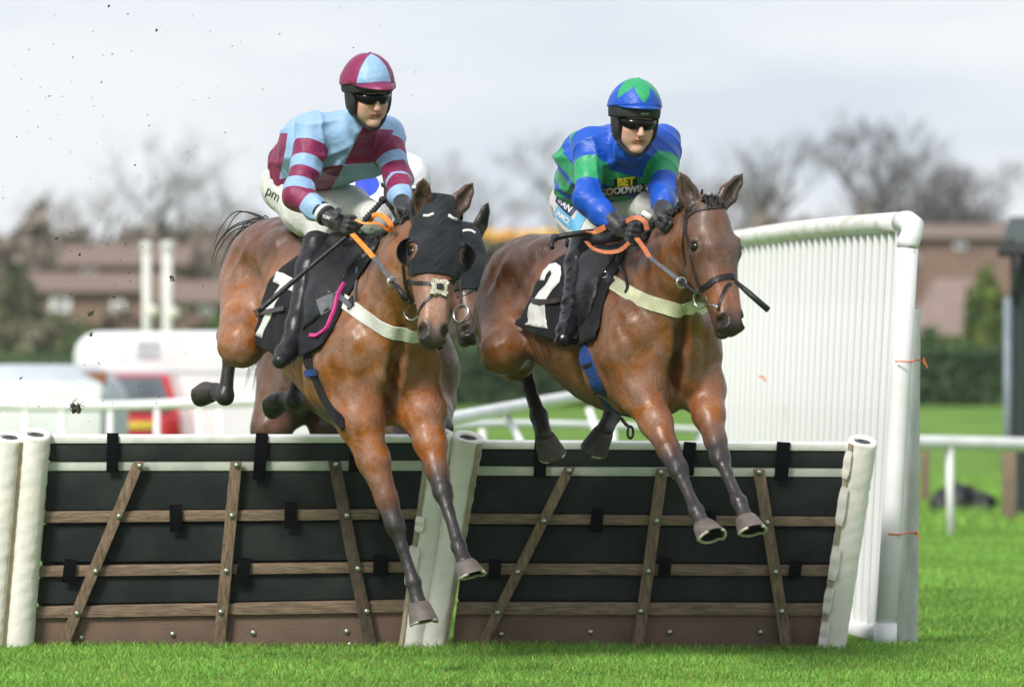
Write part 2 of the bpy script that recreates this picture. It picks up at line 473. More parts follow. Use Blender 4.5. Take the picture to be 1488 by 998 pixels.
def grid2d(poly, step):
    """triangulated flat polygon, subdivided"""
    bm = bmesh.new(); vs = [bm.verts.new((x, y, 0)) for x, y in poly]; bm.faces.new(vs)
    bmesh.ops.triangulate(bm, faces=bm.faces)
    for _ in range(7):
        es = [e for e in bm.edges if e.calc_length() > step]
        if not es: break
        bmesh.ops.subdivide_edges(bm, edges=es, cuts=1); bmesh.ops.triangulate(bm, faces=bm.faces)
    bm.verts.ensure_lookup_table(); bm.verts.index_update()
    V = np.array([v.co[:] for v in bm.verts]); F = [tuple(v.index for v in f.verts) for f in bm.faces]; bm.free()
    return V, F
# ================================================================== HORSES
def coat_mat():
    m, n, l, b = newmat('bay_coat')
    b.inputs['Roughness'].default_value = .40; b.inputs['Specular IOR Level'].default_value = .35
    b.inputs['Coat Weight'].default_value = .20; b.inputs['Coat Roughness'].default_value = .30
    a = n.new('ShaderNodeAttribute'); a.attribute_name = 'Col'; t = n.new('ShaderNodeTexCoord')
    mp = n.new('ShaderNodeMapping'); mp.inputs['Scale'].default_value = (1, 1, .4); l.new(t.outputs['Object'], mp.inputs['Vector'])
    def noise(sc, det=3, dist=0., src=None):
        x = n.new('ShaderNodeTexNoise'); x.inputs['Scale'].default_value = sc; x.inputs['Detail'].default_value = det; x.inputs['Distortion'].default_value = dist
        l.new(src or t.outputs['Object'], x.inputs['Vector']); return x.outputs['Fac']
    def math_(op, p, q=None, r=None):
        x = n.new('ShaderNodeMath'); x.operation = op
        for i, v in enumerate((p, q, r)):
            if v is None: continue
            if isinstance(v, (int, float)): x.inputs[i].default_value = v
            else: l.new(v, x.inputs[i])
        return x.outputs[0]
    hair = noise(150, 3, 0, mp.outputs[0]); mid = noise(22, 4, .3, mp.outputs[0]); big = noise(5, 3, .4); patch = noise(11, 5, .6)
    # veins: thin raised lines where a smooth noise crosses its middle, only in patches
    vz = noise(9, 1, .5); v1 = math_('SUBTRACT', vz, .5); v1 = math_('ABSOLUTE', v1); v1 = math_('MULTIPLY', v1, 18.); v1 = math_('SUBTRACT', 1., v1); v1 = math_('MAXIMUM', v1, 0.)
    pm = noise(4, 2, 0); pm = math_('SUBTRACT', pm, .47); pm = math_('MULTIPLY', pm, 9.); pm = math_('MINIMUM', math_('MAXIMUM', pm, 0.), 1.); v1 = math_('MULTIPLY', v1, pm)
    sm = math_('ADD', math_('MULTIPLY', hair, .30), math_('ADD', math_('MULTIPLY', mid, .32), math_('MULTIPLY', big, .38)))
    mr = n.new('ShaderNodeMapRange'); mr.inputs[1].default_value = .36; mr.inputs[2].default_value = .64; mr.inputs[3].default_value = .62; mr.inputs[4].default_value = 1.38; l.new(sm, mr.inputs[0])
    mu = n.new('ShaderNodeVectorMath'); mu.operation = 'SCALE'; l.new(a.outputs['Color'], mu.inputs[0]); l.new(mr.outputs[0], mu.inputs['Scale'])
    hs = n.new('ShaderNodeHueSaturation'); l.new(mu.outputs[0], hs.inputs['Color'])
    m2 = n.new('ShaderNodeMapRange'); m2.inputs[1].default_value = .35; m2.inputs[2].default_value = .65; m2.inputs[3].default_value = 1.12; m2.inputs[4].default_value = .80; l.new(patch, m2.inputs[0]); l.new(m2.outputs[0], hs.inputs['Saturation'])
    l.new(hs.outputs[0], b.inputs['Base Color'])
    m3 = n.new('ShaderNodeMapRange'); m3.inputs[1].default_value = .35; m3.inputs[2].default_value = .65; m3.inputs[3].default_value = .30; m3.inputs[4].default_value = .62; l.new(patch, m3.inputs[0]); l.new(m3.outputs[0], b.inputs['Roughness'])
    hgt = math_('ADD', math_('MULTIPLY', v1, .28), math_('ADD', math_('MULTIPLY', mid, .9), math_('ADD', math_('MULTIPLY', hair, .32), math_('MULTIPLY', patch, 1.5))))
    bp = n.new('ShaderNodeBump'); bp.inputs['Strength'].default_value = .55; bp.inputs['Distance'].default_value = .009; l.new(hgt, bp.inputs['Height']); l.new(bp.outputs[0], b.inputs['Normal'])
    return m
M_COAT = coat_mat()
M_HORN = mat('hoof_horn', (.13, .105, .095), .55, (.085, .07, .065), 14, bump=.2, bscale=50, stretch=(1, 1, 3))
M_HORND = mat('shaded_hoof_horn', (.050, .042, .038), .6, (.028, .024, .023), 14, bump=.3, bscale=50, stretch=(1, 1, 3))  # horn copy with the hind hooves' shade put into its colour
M_SOLE = mat('dark_hoof_sole', (.022, .017, .014), .95, (.012, .010, .008), 30, bump=.5, spec=.1)  # near-black tone for the underside of the hoof
M_SHOE = mat('aluminium_racing_shoe', (.55, .50, .42), .6, (.34, .30, .25), 30)
M_EYE = mat('horse_eye', (.006, .004, .003), .14, (.010, .006, .005), 5, spec=.45)
M_HAIR = mat('black_hair', (.012, .011, .012), .5, (.02, .017, .016), 60, bump=.5, bscale=150)
M_NOSTRIL = mat('nostril_dark', (.015, .01, .01), .7)
M_BLKCLOTH = mat('black_cloth', (.011, .012, .015), .88, (.007, .007, .009), 12, bump=.5, bscale=90, sheen=.04, spec=.25)
M_HOOD = mat('dark_grey_hood_cloth', (.024, .027, .034), .85, (.014, .016, .020), 10, bump=.8, bscale=22, sheen=.06, spec=.25)
M_LEATHER = mat('dark_brown_leather', (.035, .022, .018), .4, (.02, .013, .011), 40, bump=.3, bscale=120, coat=.2)
M_BLKLEATHER = mat('black_leather', (.009, .009, .010), .40, (.014, .014, .016), 25, bump=.4, bscale=60, spec=.35)
M_GREYLEATHER = mat('grey_rubber_strap', (.11, .115, .13), .5, (.07, .075, .085), 40, bump=.3)
M_ORANGE = mat('orange_rubber_rein', (.85, .27, .03), .5, (.7, .18, .02), 40, bump=.2)
M_TAN = mat('tan_rubber_rein', (.55, .17, .07), .5, (.42, .12, .05), 60, bump=.3)
M_STEEL = mat('polished_steel', (.62, .62, .6), .22, (.5, .5, .5), 10, metal=1.)
M_CREAM = mat('cream_elastic_girth', (.62, .62, .42), .75, (.52, .52, .35), 20, bump=.4, bscale=140)
M_WHITEWEB = mat('white_elastic_girth', (.72, .72, .68), .75, (.55, .55, .5), 14, bump=.4, bscale=140)
M_FLEECE = mat('white_sheepskin', (.8, .76, .66), .95, (.55, .5, .4), 60, bump=1., bscale=160)
M_WHITEPRINT = mat('white_number_print', (.75, .74, .72), .8, (.66, .65, .64), 30, bump=.3, bscale=140)
M_PINK = mat('pink_binding', (.62, .04, .25), .7, (.5, .03, .2), 30, bump=.2)
M_BLUEWEB = mat('blue_girth_web', (.012, .06, .26), .7, (.008, .04, .18), 30, bump=.5, bscale=140)

def horse_frame(w, yaw, pit, roll=0):
    y, p = math.radians(yaw), math.radians(pit)
    F = np.array([math.sin(y)*math.cos(p), -math.cos(y)*math.cos(p), math.sin(p)])
    L = unit(np.cross([0, 0, 1], F)); U = np.cross(F, L)
    r = math.radians(roll); L, U = L*math.cos(r)+U*math.sin(r), U*math.cos(r)-L*math.sin(r)
    O = w-(F*.30+U*1.62)
    R = np.stack([F, L, U], 1)
    return O, F, L, U, R, (lambda x, y_, z: O+F*x+L*y_+U*z)

def head_field(f, pr, face, colors, scale=1.0):
    """pr(s, n, a): head coordinates, s across, n forward of the face, a down from the poll"""
    S, N, A = face; R = np.stack([S, N, A], 1); q = scale
    c, dk, mz, lt = colors['head'], colors['face'], colors['muzzle'], colors['nose']
    e = lambda s, n, a, r, k=.03, col=c, sub=False, RR=R: f.ell(pr(s, n, a), np.array(r)*q, RR, k=k*q, col=col, sub=sub)
    cp = lambda p0, p1, r0, r1, k=.03, col=c, col2=None, flat=None, sub=False: f.cap(pr(*p0), pr(*p1), r0*q, r1*q, k=k*q, col=col, col2=col2, flat=flat, sub=sub)
    e(0, -.055, .06, (.075, .075, .085), .04)                              # cranium
    cp((0, -.035, .08), (0, -.035, .20), .070, .088, .04, flat=(N, .72))    # forehead
    e(0, -.045, .20, (.100, .058, .10), .04)
    e(0, -.06, .11, (.088, .06, .08), .04)
    for g in (-1, 1):
        e(g*.050, -.125, .215, (.034, .105, .115), .04)                    # jowl plate
        e(g*.045, -.10, .30, (.030, .07, .10), .04)
        cp((g*.078, -.035, .175), (g*.080, -.04, .245), .026, .018, .02)   # brow to cheek
        e(g*.086, -.03, .176, (.024, .032, .018), .012)                    # upper lid ridge
        e(g*.088, -.036, .206, (.018, .036, .034), .02, col=tuple(v*.25 for v in c))   # dark skin round the eye
        e(g*.088, -.03, .236, (.014, .024, .010), .010)                    # lower lid
        cp((g*.074, -.055, .25), (g*.054, -.05, .38), .013, .010, .018)    # facial crest
        cp((g*.030, -.03, .30), (g*.024, -.018, .50), .024, .020, .02, col=c, col2=lt) # nasal bones
        e(g*.036, -.010, .545, (.027, .034, .040), .02, col=mz)            # nostril wing
        e(g*.074, -.075, .13, (.018, .03, .03), .03)
    cp((0, -.05, .22), (0, -.045, .49), .074, .049, .05, col=c, col2=lt)    # face shaft
    cp((0, -.075, .26), (0, -.065, .50), .062, .045, .04, col=c, col2=lt)
    cp((0, -.165, .26), (0, -.105, .52), .034, .028, .05, col=c, col2=mz)   # lower jaw
    e(0, -.040, .555, (.050, .050, .050), .03, col=mz)                     # upper lip
    e(0, -.100, .560, (.036, .034, .034), .02, col=mz)                     # chin
    cp((-.06, -.077, .573), (.06, -.077, .573), .006, .006, .012, col=mz, sub=True)   # mouth line
    for g in (-1, 1):
        cp((g*.06, -.085, .50), (g*.045, -.077, .575), .006, .006, .01, col=mz, sub=True)
        e(g*.046, .016, .543, (.019, .030, .029), .010, col=(.012, .008, .008), sub=True)  # nostril
        e(g*.050, -.02, .548, (.013, .020, .018), .010, col=(.012, .008, .008), sub=True)
        e(g*.104, -.030, .203, (.016, .024, .018), .012, col=(.02, .014, .012), sub=True)  # eye socket
    return f

def make_horse(name, label, H):
    O, F, L, U, R, T = horse_frame(H['w'], H['yaw'], H['pit'], H.get('roll', 0))
    cl = H['col']; B, D, Wm, BK = cl['body'], cl['top'], cl['warm'], cl['black']
    root = empty(name, T(0, 0, .86), label, 'horse', 'racehorses jumping the hurdles')
    f = Field()
    # ---- trunk
    f.ell(T(.20, 0, 1.20), (.50, .250, .345), R, .08, B)
    f.ell(T(-.12, 0, 1.24), (.46, .268, .305), R, .08, B)
    f.ell(T(.16, 0, 1.09), (.46, .205, .215), R, .08, Wm)
    f.cap(T(.25, 0, 1.47), T(-.55, 0, 1.44), .115, .15, .1, D, flat=(L, 1.25))
    f.cap(T(.42, 0, 1.47), T(.10, 0, 1.52), .07, .05, .1, D)
    for g in (-1, 1):
        f.ell(T(-.50, g*.10, 1.38), (.30, .19, .20), R, .08, D)                     # croup
        f.ell(T(-.62, g*.15, 1.22), (.24, .135, .29), R, .06, B)                    # haunch
        f.cap(T(-.74, g*.10, 1.36), T(-.74, g*.13, 1.10), .105, .10, .06, B)        # buttock
        f.cap(T(-.30, g*.19, 1.34), T(-.42, g*.19, 1.12), .06, .09, .07, B)         # flank fold
        f.cap(T(.22, g*.11, 1.47), T(.60, g*.165, 1.16), .075, .10, .06, B)         # shoulder blade
        f.cap(T(.34, g*.15, 1.36), T(.46, g*.19, 1.10), .09, .10, .05, B)           # triceps
        f.cap(T(.60, g*.165, 1.15), T(.46, g*.18, 1.02), .105, .09, .04, B)
        f.ell(T(.66, g*.085, 1.07), (.11, .088, .15), R, .035, Wm)                  # pectoral
        f.cap(T(.62, g*.07, .98), T(.50, g*.10, .92), .08, .07, .05, Wm)
        f.cap(T(.70, g*.10, 1.24), T(.66, g*.07, 1.10), .05, .07, .035, B)
        f.ell(T(.05, g*.15, 1.22), (.34, .12, .24), R, .06, B)
        f.cap(T(.30, g*.16, 1.56), T(.56, g*.235, 1.36), .016, .022, .04, B, sub=True)       # in front of the shoulder blade
        f.cap(T(.56, g*.235, 1.36), T(.80, g*.16, 1.17), .022, .018, .04, B, sub=True)
        f.cap(T(.18, g*.225, 1.46), T(.30, g*.30, 1.16), .012, .020, .04, B, sub=True)       # behind the shoulder
        f.cap(T(.30, g*.30, 1.16), T(.36, g*.28, 1.00), .020, .014, .035, B, sub=True)
        f.cap(T(.44, g*.255, 1.30), T(.36, g*.29, 1.12), .010, .014, .03, B, sub=True)       # between the heads of the triceps
        f.ell(T(-.34, g*.285, 1.37), (.13, .045, .085), R, .06, B, sub=True)                 # hollow of the flank
        f.cap(T(-.50, g*.27, 1.52), T(-.60, g*.315, 1.22), .012, .020, .05, B, sub=True)     # grooves of the thigh
        f.cap(T(-.78, g*.235, 1.42), T(-.73, g*.27, 1.10), .012, .018, .045, B, sub=True)
        f.ell(T(-.30, g*.14, 1.53), (.07, .06, .05), R, .07, D)                              # point of the hip
    f.cap(T(.62, 0, .96), T(.2, 0, .97), .09, .11, .06, Wm)
    # ---- head frame
    poll, nose = H['poll'], H['nose']; A = unit(nose-poll)
    N = np.asarray(H['face'], float); N = unit(N-A*np.dot(N, A)); S = np.cross(A, N)
    if np.dot(S, L) < 0: S = -S
    q = H.get('hs', 1.0)
    hw = H.get('hw', 1.04)
    pr = lambda s, n, a: poll+(S*s*hw+N*n+A*a)*q
    hf = Field(); head_field(hf, pr, (S, N, A), cl, q)
    # ---- neck
    base = T(.55, 0, 1.30); top = pr(0, -.12, .07)
    mid = base*.45+top*.55+U*H.get('arch', .03)
    Lm = unit(L+S)
    f.cap(base, mid, .235, .170, .09, B, flat=(L, .72))
    f.cap(mid, top, .170, .118, .06, B, flat=(Lm, .68))
    f.cap(T(.28, 0, 1.56), mid+U*.13, .05, .045, .08, D)
    f.cap(mid+U*.13, pr(0, -.09, .0), .045, .04, .07, D)
    f.cap(T(.70, 0, 1.16), mid-U*.12, .12, .075, .08, B)
    for g in (-1, 1): f.ell(T(.62, g*.15, 1.22), (.14, .10, .14), R, .06, B)
    f.cap(mid-U*.12, pr(0, -.18, .18), .065, .05, .06, B)
    for g in (-1, 1):
        f.cap(T(.60, g*.12, 1.20), mid-U*.09+Lm*g*.06, .055, .04, .04, B)
        f.cap(mid+Lm*g*.055, pr(g*.05, -.13, .12), .07, .055, .05, B)
    for u, w_, r in ((.86, 1.24, .030), (.80, 1.08, .034), (.74, .95, .03)):
        f.ell(T(u, 0, w_), (.075, r*.55, .13), R, .05, Wm, sub=True)                 # groove between the breast muscles
    # ---- legs
    hooves = []
    for key, front in (('fr', 1), ('fl', 1), ('hr', 0), ('hl', 0)):
        lg = H.get(key)
        if lg is None: continue
        g = -1 if key[1] == 'r' else 1
        j = [np.asarray(p, float) for p in lg['j']]
        if front:
            el, kn, fe, co, so = j
            d = unit(kn-el)
            blade = T(.60, g*.165, 1.12)
            f.cap(blade, el, .115, .098, .06, B, Wm)
            f.cap(T(.45, g*.16, 1.05), el, .10, .09, .06, B, Wm)
            c3, c4_ = Wm, tuple(a*.45+b*.55 for a, b in zip(Wm, BK))
            Ft = unit(H.get('front', F)); m1 = el*.62+kn*.38; m2 = el*.25+kn*.75
            f.chain([el, m1, m2, kn-d*.03], [.088, .070, .046, .044], .03, [Wm, Wm, c4_, BK])
            f.cap(el+Ft*.02, m1+Ft*.028, .055, .045, .03, Wm)                       # extensor
            f.cap(el+S*g*.025, m1+S*g*.02, .055, .035, .03, Wm)
            f.ell(kn, (.044, .044, .050), None, .014, BK)
            for sg in (-1, 1): f.ell(kn+Ft*.018+S*sg*.020+d*.012, (.020, .020, .024), None, .010, BK); f.ell(kn+Ft*.014+S*sg*.024-d*.026, (.017, .017, .020), None, .010, BK)
            f.ell(kn-Ft*.036-d*.006, (.018, .022, .026), None, .012, BK)
            f.chain([kn, kn*.6+fe*.4, fe], [.038, .0245, .029], .016, BK)
            f.cap(kn*.85+fe*.15-Ft*.034, fe-Ft*.030, .0125, .0145, .007, BK)             # tendon
            f.ell(fe, (.034, .034, .036), None, .014, BK); f.ell(fe-Ft*.028, (.024, .026, .026), None, .012, BK)
            f.chain([fe, fe*.5+co*.5, co], [.031, .0285, .037], .012, BK)
        else:
            st, hk, fe, co, so = j
            hip = T(-.60, g*.15, 1.26)
            f.cap(hip, st, .162, .098, .06, B, Wm); f.cap(T(-.74, g*.12, 1.15), st*.5+hk*.5, .10, .075, .06, B, Wm)
            m = st*.5+hk*.5
            f.chain([st, m, hk], [.100, .075, .045], .04, [B, Wm, BK])
            f.cap(m, hk+unit(hk-fe)*.035, .05, .024, .03, Wm, BK)
            f.ell(hk, (.048, .048, .055), None, .02, BK)
            f.chain([hk, hk*.6+fe*.4, fe], [.043, .031, .033], .02, BK)
            f.ell(fe, (.040, .040, .040), None, .018, BK)
            f.chain([fe, co], [.036, .041], .02, BK)
        hooves.append((co, so, lg.get('toe', F), key))
    f.p += hf.p
    # ---- ears
    for key, g in (('earr', -1), ('earl', 1)):
        tip = np.asarray(H[key], float); b = pr(g*.062, -.055, .005); ax = unit(tip-b)
        ln = np.linalg.norm(tip-b)
        outd = unit(N*.8+S*g*.35); outd = unit(outd-ax*np.dot(outd, ax)); wd = np.cross(ax, outd)
        cE, cI = cl.get('ear', cl['head']), cl.get('earin', (.04, .025, .02))
        f.chain([b-ax*.03, b+ax*ln*.35, b+ax*ln*.70, tip-ax*.006], [.034, .047, .032, .006], .012, cE, flat=(outd, .55))
        f.chain([b+ax*ln*.12+outd*.026, b+ax*ln*.38+outd*.024, b+ax*ln*.80+outd*.013], [.016, .027, .011], .008, cI)
        for pp in f.p[-2:]: pp['sub'] = True
    h = .0085
    def muscle(X):
        d = X-O; x, y, z = d@F, np.abs(d@L), d@U
        rib = np.exp(-((x+.05)/.22)**2)*np.clip((y-.12)/.08, 0, 1)*np.exp(-((z-1.20)/.17)**2)
        r = .0028*np.sin(x*88+z*14)*rib
        q1 = X*1.0; w = X+.03*np.sin(X[:, [1, 2, 0]]*13)
        r = r+.0035*np.sin(w[:, 0]*31+w[:, 2]*17)*np.sin(w[:, 2]*27-w[:, 1]*21)+.0018*np.sin(w[:, 0]*63-w[:, 1]*40)*np.sin(w[:, 2]*52+w[:, 0]*20)
        k = X-poll; hd = np.clip((np.linalg.norm(k-np.clip(k@A, 0, .6)[:, None]*A, axis=1)-.12)/.05, 0, 1)
        return r*(.25+.75*hd)*np.clip((z-.75)/.2, .25, 1)
    body, V, Fc = meshfield(f, h, 'body', M_COAT, root, soft=.018, smooth=1, disp=muscle)
    bv = bvh_of((V, Fc))
    info = dict(root=root, T=T, F=F, L=L, U=U, S=S, N=N, A=A, pr=pr, q=q, hf=hf, f=f, bv=bv, V=V, Fc=Fc)
    ab = nose-poll; tt = np.clip(((V-poll)@ab)/(ab@ab), 0, 1); hd = np.linalg.norm(V-poll-tt[:, None]*ab, axis=1) < .185
    info['bv0'] = bvh_of((V, Fc[~hd[Fc].any(1)]))
    # ---- eyes
    for g in (-1, 1):
        MB().ball(pr(g*.089, -.032, .203), np.array((.026, .027, .025))*q, 12, np.stack([S, N, A], 1)).build('eye', M_EYE, root, smooth=True)
    # ---- hooves
    for co, so, toe, key in hooves:
        ax = unit(so-co); t = unit(np.asarray(toe)-ax*np.dot(toe, ax)); w = np.cross(ax, t); hgt = np.linalg.norm(so-co)
        mb = MB(); base = 0; n = 18; rings = [(-.02, .036), (.0, .044), (.15, .050), (.95, .066), (1., .067)]
        for u, r in rings:
            for k in range(n):
                a = 2*math.pi*k/n; x, y = math.cos(a), math.sin(a)
                xx = x*r*(1.08 if x > 0 else .80); yy = y*r*(.98 if x > -.5 else .85)
                back = .75 if x < 0 else 1.
                p = co+ax*(hgt*u*(1 if x > -.2 else .86))+t*(xx+u*hgt*.30)+w*yy
                mb.v.append(tuple(p))
        for i in range(len(rings)-1):
            for k in range(n): mb.f.append((i*n+k, i*n+(k+1) % n, (i+1)*n+(k+1) % n, (i+1)*n+k))
        # concave sole
        lst = (len(rings)-1)*n; cen = np.mean([mb.v[lst+k] for k in range(n)], 0)
        ins = len(mb.v)
        for k in range(n): mb.v.append(tuple(cen+(np.array(mb.v[lst+k])-cen)*.78-ax*.004))
        for k in range(n): mb.v.append(tuple(cen+(np.array(mb.v[lst+k])-cen)*.66-ax*.016))
        for k in range(n): mb.f.append((lst+k, lst+(k+1) % n, ins+(k+1) % n, ins+k))
        so_ = MB(); so_.v = list(mb.v[ins:]); so_.f = [(k, (k+1) % n, n+(k+1) % n, n+k) for k in range(n)]+[tuple(n+k for k in range(n))]
        hf_ = mb.build('hoof', M_HORN if key[0] == 'f' else M_HORND, root, smooth=True)
        so_.build('sole', M_SOLE, hf_)
        ring = [np.array(mb.v[lst+k])+ax*.001-(np.array(mb.v[lst+k])-cen)*.09 for k in range(n)]
        MB().tube(ring[2:]+ring[:0], .0065, 6, caps=True).build('shoe', M_SHOE, hf_, smooth=True)
    return info

def hood(I, amax=.305, m=M_HOOD, name='hood_cloth', parent=None, shift=.0):
    pr, q, S, N, A = I['pr'], I['q'], I['S'], I['N'], I['A']; p0 = pr(0, 0, 0)
    def region(X):
        d = (X-p0); s, n, a = d@S/q, d@N/q, d@A/q
        r = np.maximum(a-(amax+.35*np.minimum(n+.03, 0)), -.055-a)
        r = np.maximum(r, -.19-n)
        for g in (-1, 1):
            r = np.maximum(r, .040-np.sqrt((s-g*.105)**2+(n+.02)**2+(a-.205)**2))
            r = np.maximum(r, .047-np.sqrt((s-g*.066)**2+(n+.055)**2+((a-.0)*.8)**2))
        return r*q
    def disp(X):
        d = (X-p0); s, n, a = d@S, d@N, d@A
        return .0022*np.sin(a*150+6*np.sin(s*30))*np.exp(-(s-.0)**2/.0006)+.002*np.sin(s*60+a*25)
    hf = Field(); hf.p = [p for p in I['hf'].p if not (p['sub'])]
    hf.cap(pr(0, -.10, .0), pr(0, -.15, -.06), .10*q, .10*q, .03)
    o, V, Fc = meshfield(hf, .006, name, m, parent, off=.010, region=region, color=False, disp=disp)
    return o, V, Fc
H2 = dict(w=P(918, 345, 23.15), yaw=25, pit=-4, poll=P(1035, 291, 22.45), nose=P(1069, 484, 22.28), face=(math.sin(.50), -math.cos(.50), .0), hw=1.12,
  earr=P(987, 249, 22.45), earl=P(1080, 251, 22.6),
  fr=dict(j=[P(934, 572, 22.80), P(985, 681, 22.55), P(1012, 743, 22.40), P(1021, 762, 22.36), P(1031, 787, 22.31)], toe=(.5, -1, .1)),
  fl=dict(j=[P(1020, 565, 22.95), P(1046, 664, 22.68), P(1074, 729, 22.52), P(1083, 752, 22.48), P(1090, 778, 22.44)], toe=(.4, -1, .1)),
  hr=dict(j=[P(732, 510, 23.62), P(760, 535, 24.08), P(783, 604, 23.95), P(790, 632, 23.90), P(798, 656, 23.95)], toe=(.3, -1, -.1)),
  hl=dict(j=[P(850, 520, 23.8), P(880, 535, 24.2), P(890, 602, 24.1), P(879, 624, 24.05), P(868, 650, 24.10)], toe=(-.4, -1, -.1)),
  col=dict(body=(.175, .072, .031), top=(.072, .031, .018), warm=(.230, .085, .031), black=(.026, .021, .022), head=(.13, .062, .040), face=(.1, .05, .03), muzzle=(.03, .025, .026), nose=(.30, .11, .048), ear=(.085, .045, .03), earin=(.045, .03, .025)))
H1 = dict(w=P(526, 358, 23.3), yaw=23, pit=-12, poll=P(640, 298, 22.55), nose=P(629, 503, 22.35), face=(math.sin(.16), -math.cos(.16), .0), hs=1.06,
  earr=P(616, 258, 22.5), earl=P(689, 264, 22.65),
  fr=dict(j=[P(524, 612, 23.0), P(574, 762, 22.88), P(601, 846, 22.82), P(608, 876, 22.80), P(614, 907, 22.78)], toe=(.3, -1, .2)),
  fl=dict(j=[P(614, 600, 23.1), P(643, 714, 22.90), P(667, 794, 22.75), P(675, 816, 22.70), P(682, 840, 22.68)], toe=(.5, -1, .3)),
  hr=dict(j=[P(350, 500, 23.75), P(338, 482, 24.30), P(327, 576, 24.28), P(313, 568, 24.36), P(296, 560, 24.44)], toe=(-.3, .4, -1)),
  hl=dict(j=[P(470, 500, 24.0), P(440, 500, 24.5), P(427, 582, 24.45), P(413, 580, 24.52), P(398, 578, 24.6)], toe=(-.3, .4, -1)),
  col=dict(body=(.240, .098, .040), top=(.098, .044, .026), warm=(.28, .100, .034), black=(.026, .021, .022), head=(.21, .088, .040), face=(.1, .05, .03), muzzle=(.035, .028, .028), nose=(.34, .16, .09), ear=(.13, .06, .035), earin=(.02, .014, .012)))
H3 = dict(w=P(550, 405, 25.75), yaw=22, pit=4, poll=P(683, 336, 25.15), nose=P(690, 490, 24.95), face=(math.sin(.5), -math.cos(.5), .0), hs=.95,
  earr=P(655, 300, 25.2), earl=P(711, 289, 25.2),
  fr=dict(j=[P(575, 610, 25.45), P(590, 640, 25.10), P(582, 705, 25.3), P(576, 725, 25.35), P(570, 745, 25.4)], toe=(0, -.3, -1)),
  fl=dict(j=[P(630, 585, 25.5), P(646, 620, 25.2), P(640, 690, 25.4), P(634, 710, 25.45), P(628, 730, 25.45)], toe=(0, -.3, -1)),
  hr=dict(j=[P(395, 620, 26.4), P(380, 690, 26.8), P(410, 780, 26.5), P(416, 810, 26.45), P(420, 835, 26.4)], toe=(.5, -1, 0)),
  hl=dict(j=[P(480, 620, 26.5), P(470, 690, 26.9), P(500, 780, 26.7), P(506, 810, 26.65), P(510, 835, 26.6)], toe=(.5, -1, 0)),
  col=dict(body=(.105, .055, .038), top=(.070, .040, .030), warm=(.13, .06, .032), black=(.035, .03, .032), head=(.14, .062, .035), face=(.08, .04, .03), muzzle=(.03, .025, .026), nose=(.18, .085, .05), ear=(.035, .03, .03), earin=(.02, .014, .012)))
G1 = make_horse('racehorse', 'bay racehorse in a black eye-cup hood landing over the left hurdle', H1)
G2 = make_horse('racehorse', 'bare-headed dark bay racehorse clearing the right hurdle, cloth number 2', H2)
G3 = make_horse('racehorse', 'dark bay racehorse half hidden behind the hooded horse, taking off', H3)
# ================================================================== TACK
class Chart:
    """unrolls a horse's barrel: (x along the body, angle round it)"""
    def __init__(s, I): s.I = I; s.O = I['T'](0, 0, 1.22)
    RW = .285
    def inv(s, p):
        d = np.asarray(p)-s.O; return np.array([d@s.I['F'], math.atan2(d@s.I['L'], d@s.I['U'])*.3])
    def inv_px(s, px, py):
        uv = s.inv(hit(s.I['bv0'], px, py)[0])
        if uv[1] < -.42:            # below the widest line the cloth hangs straight down
            d = ray(px, py); n = s.I['L']; pl = s.I['T'](0, -(s.RW+.012), 0); t = np.dot(pl-CAM, n)/np.dot(d, n); q = CAM+d*t-s.O
            x, z = q@s.I['F'], q@s.I['U']
            if z < 0: uv = np.array([x, -(math.pi/2*.3-z)])
        return uv
    def cast(s, x, ph):
        a = s.I['T'](x, 0, 1.22); d = s.I['L']*math.sin(ph)+s.I['U']*math.cos(ph)
        c, n, i, t = s.I['bv0'].ray_cast(Vector(a+d*.9), Vector(-d), .85)
        return .9-t if c is not None else .28
    def fwd(s, uv, lift=.008, mirror=False):
        x, ph = uv[0], abs(uv[1]/.3); sg = (-1 if uv[1] < 0 else 1)*(-1 if mirror else 1)
        key = (round(x, 3), round(min(ph, math.pi/2), 2), sg)
        def rad(x, ph):
            rs_ = [s.cast(x+dx, sg*min(ph+dp, math.pi/2)) for dx, dp in ((0, 0), (.03, 0), (-.03, 0), (0, .08), (0, -.08))]
            return max(rs_[0], .4*rs_[0]+.15*sum(rs_[1:]))
        r = rad(x, min(ph, math.pi/2)); k = min(1, max(0, (ph-1.1)/.45))
        r = max(r, (s.RW)*k) + lift
        a = min(ph, math.pi/2)
        p = s.I['T'](x, 0, 1.22)+s.I['L']*sg*math.sin(a)*r+s.I['U']*math.cos(a)*r
        if ph > math.pi/2: p = p-s.I['U']*(ph-math.pi/2)*.3+s.I['L']*sg*.02*(ph-math.pi/2)
        return p
    def poly(s, pxs): return [tuple(s.inv_px(*q)) for q in pxs]
    def cloth(s, name, pxs, m, parent, lift=.008, step=.02, mirror=False, thick=.004, extra=None, wave=0.):
        pl = s.poly(pxs) if extra is None else extra
        V, F = grid2d(pl, step)
        W = []
        for v in V:
            W.append(s.fwd(v, lift+wave*(math.sin(v[0]*38+v[1]*20)+math.sin(v[1]*45-v[0]*11)), mirror))
        o = mesh_np(name, np.array(W), F, m, parent)
        if thick:
            md = o.modifiers.new('solid', 'SOLIDIFY'); md.thickness = thick; md.offset = 1 if not mirror else 1
        return o, pl

def ring(mb, c, r, ax, up, tr=.005, sy=1., n=22):
    ax = unit(ax); u = unit(np.asarray(up)-ax*np.dot(up, ax)); w = np.cross(ax, u)
    return mb.tube([c+r*(math.cos(a)*u+sy*math.sin(a)*w) for a in np.linspace(0, 2*math.pi, n, endpoint=False)], tr, 8, close=True)

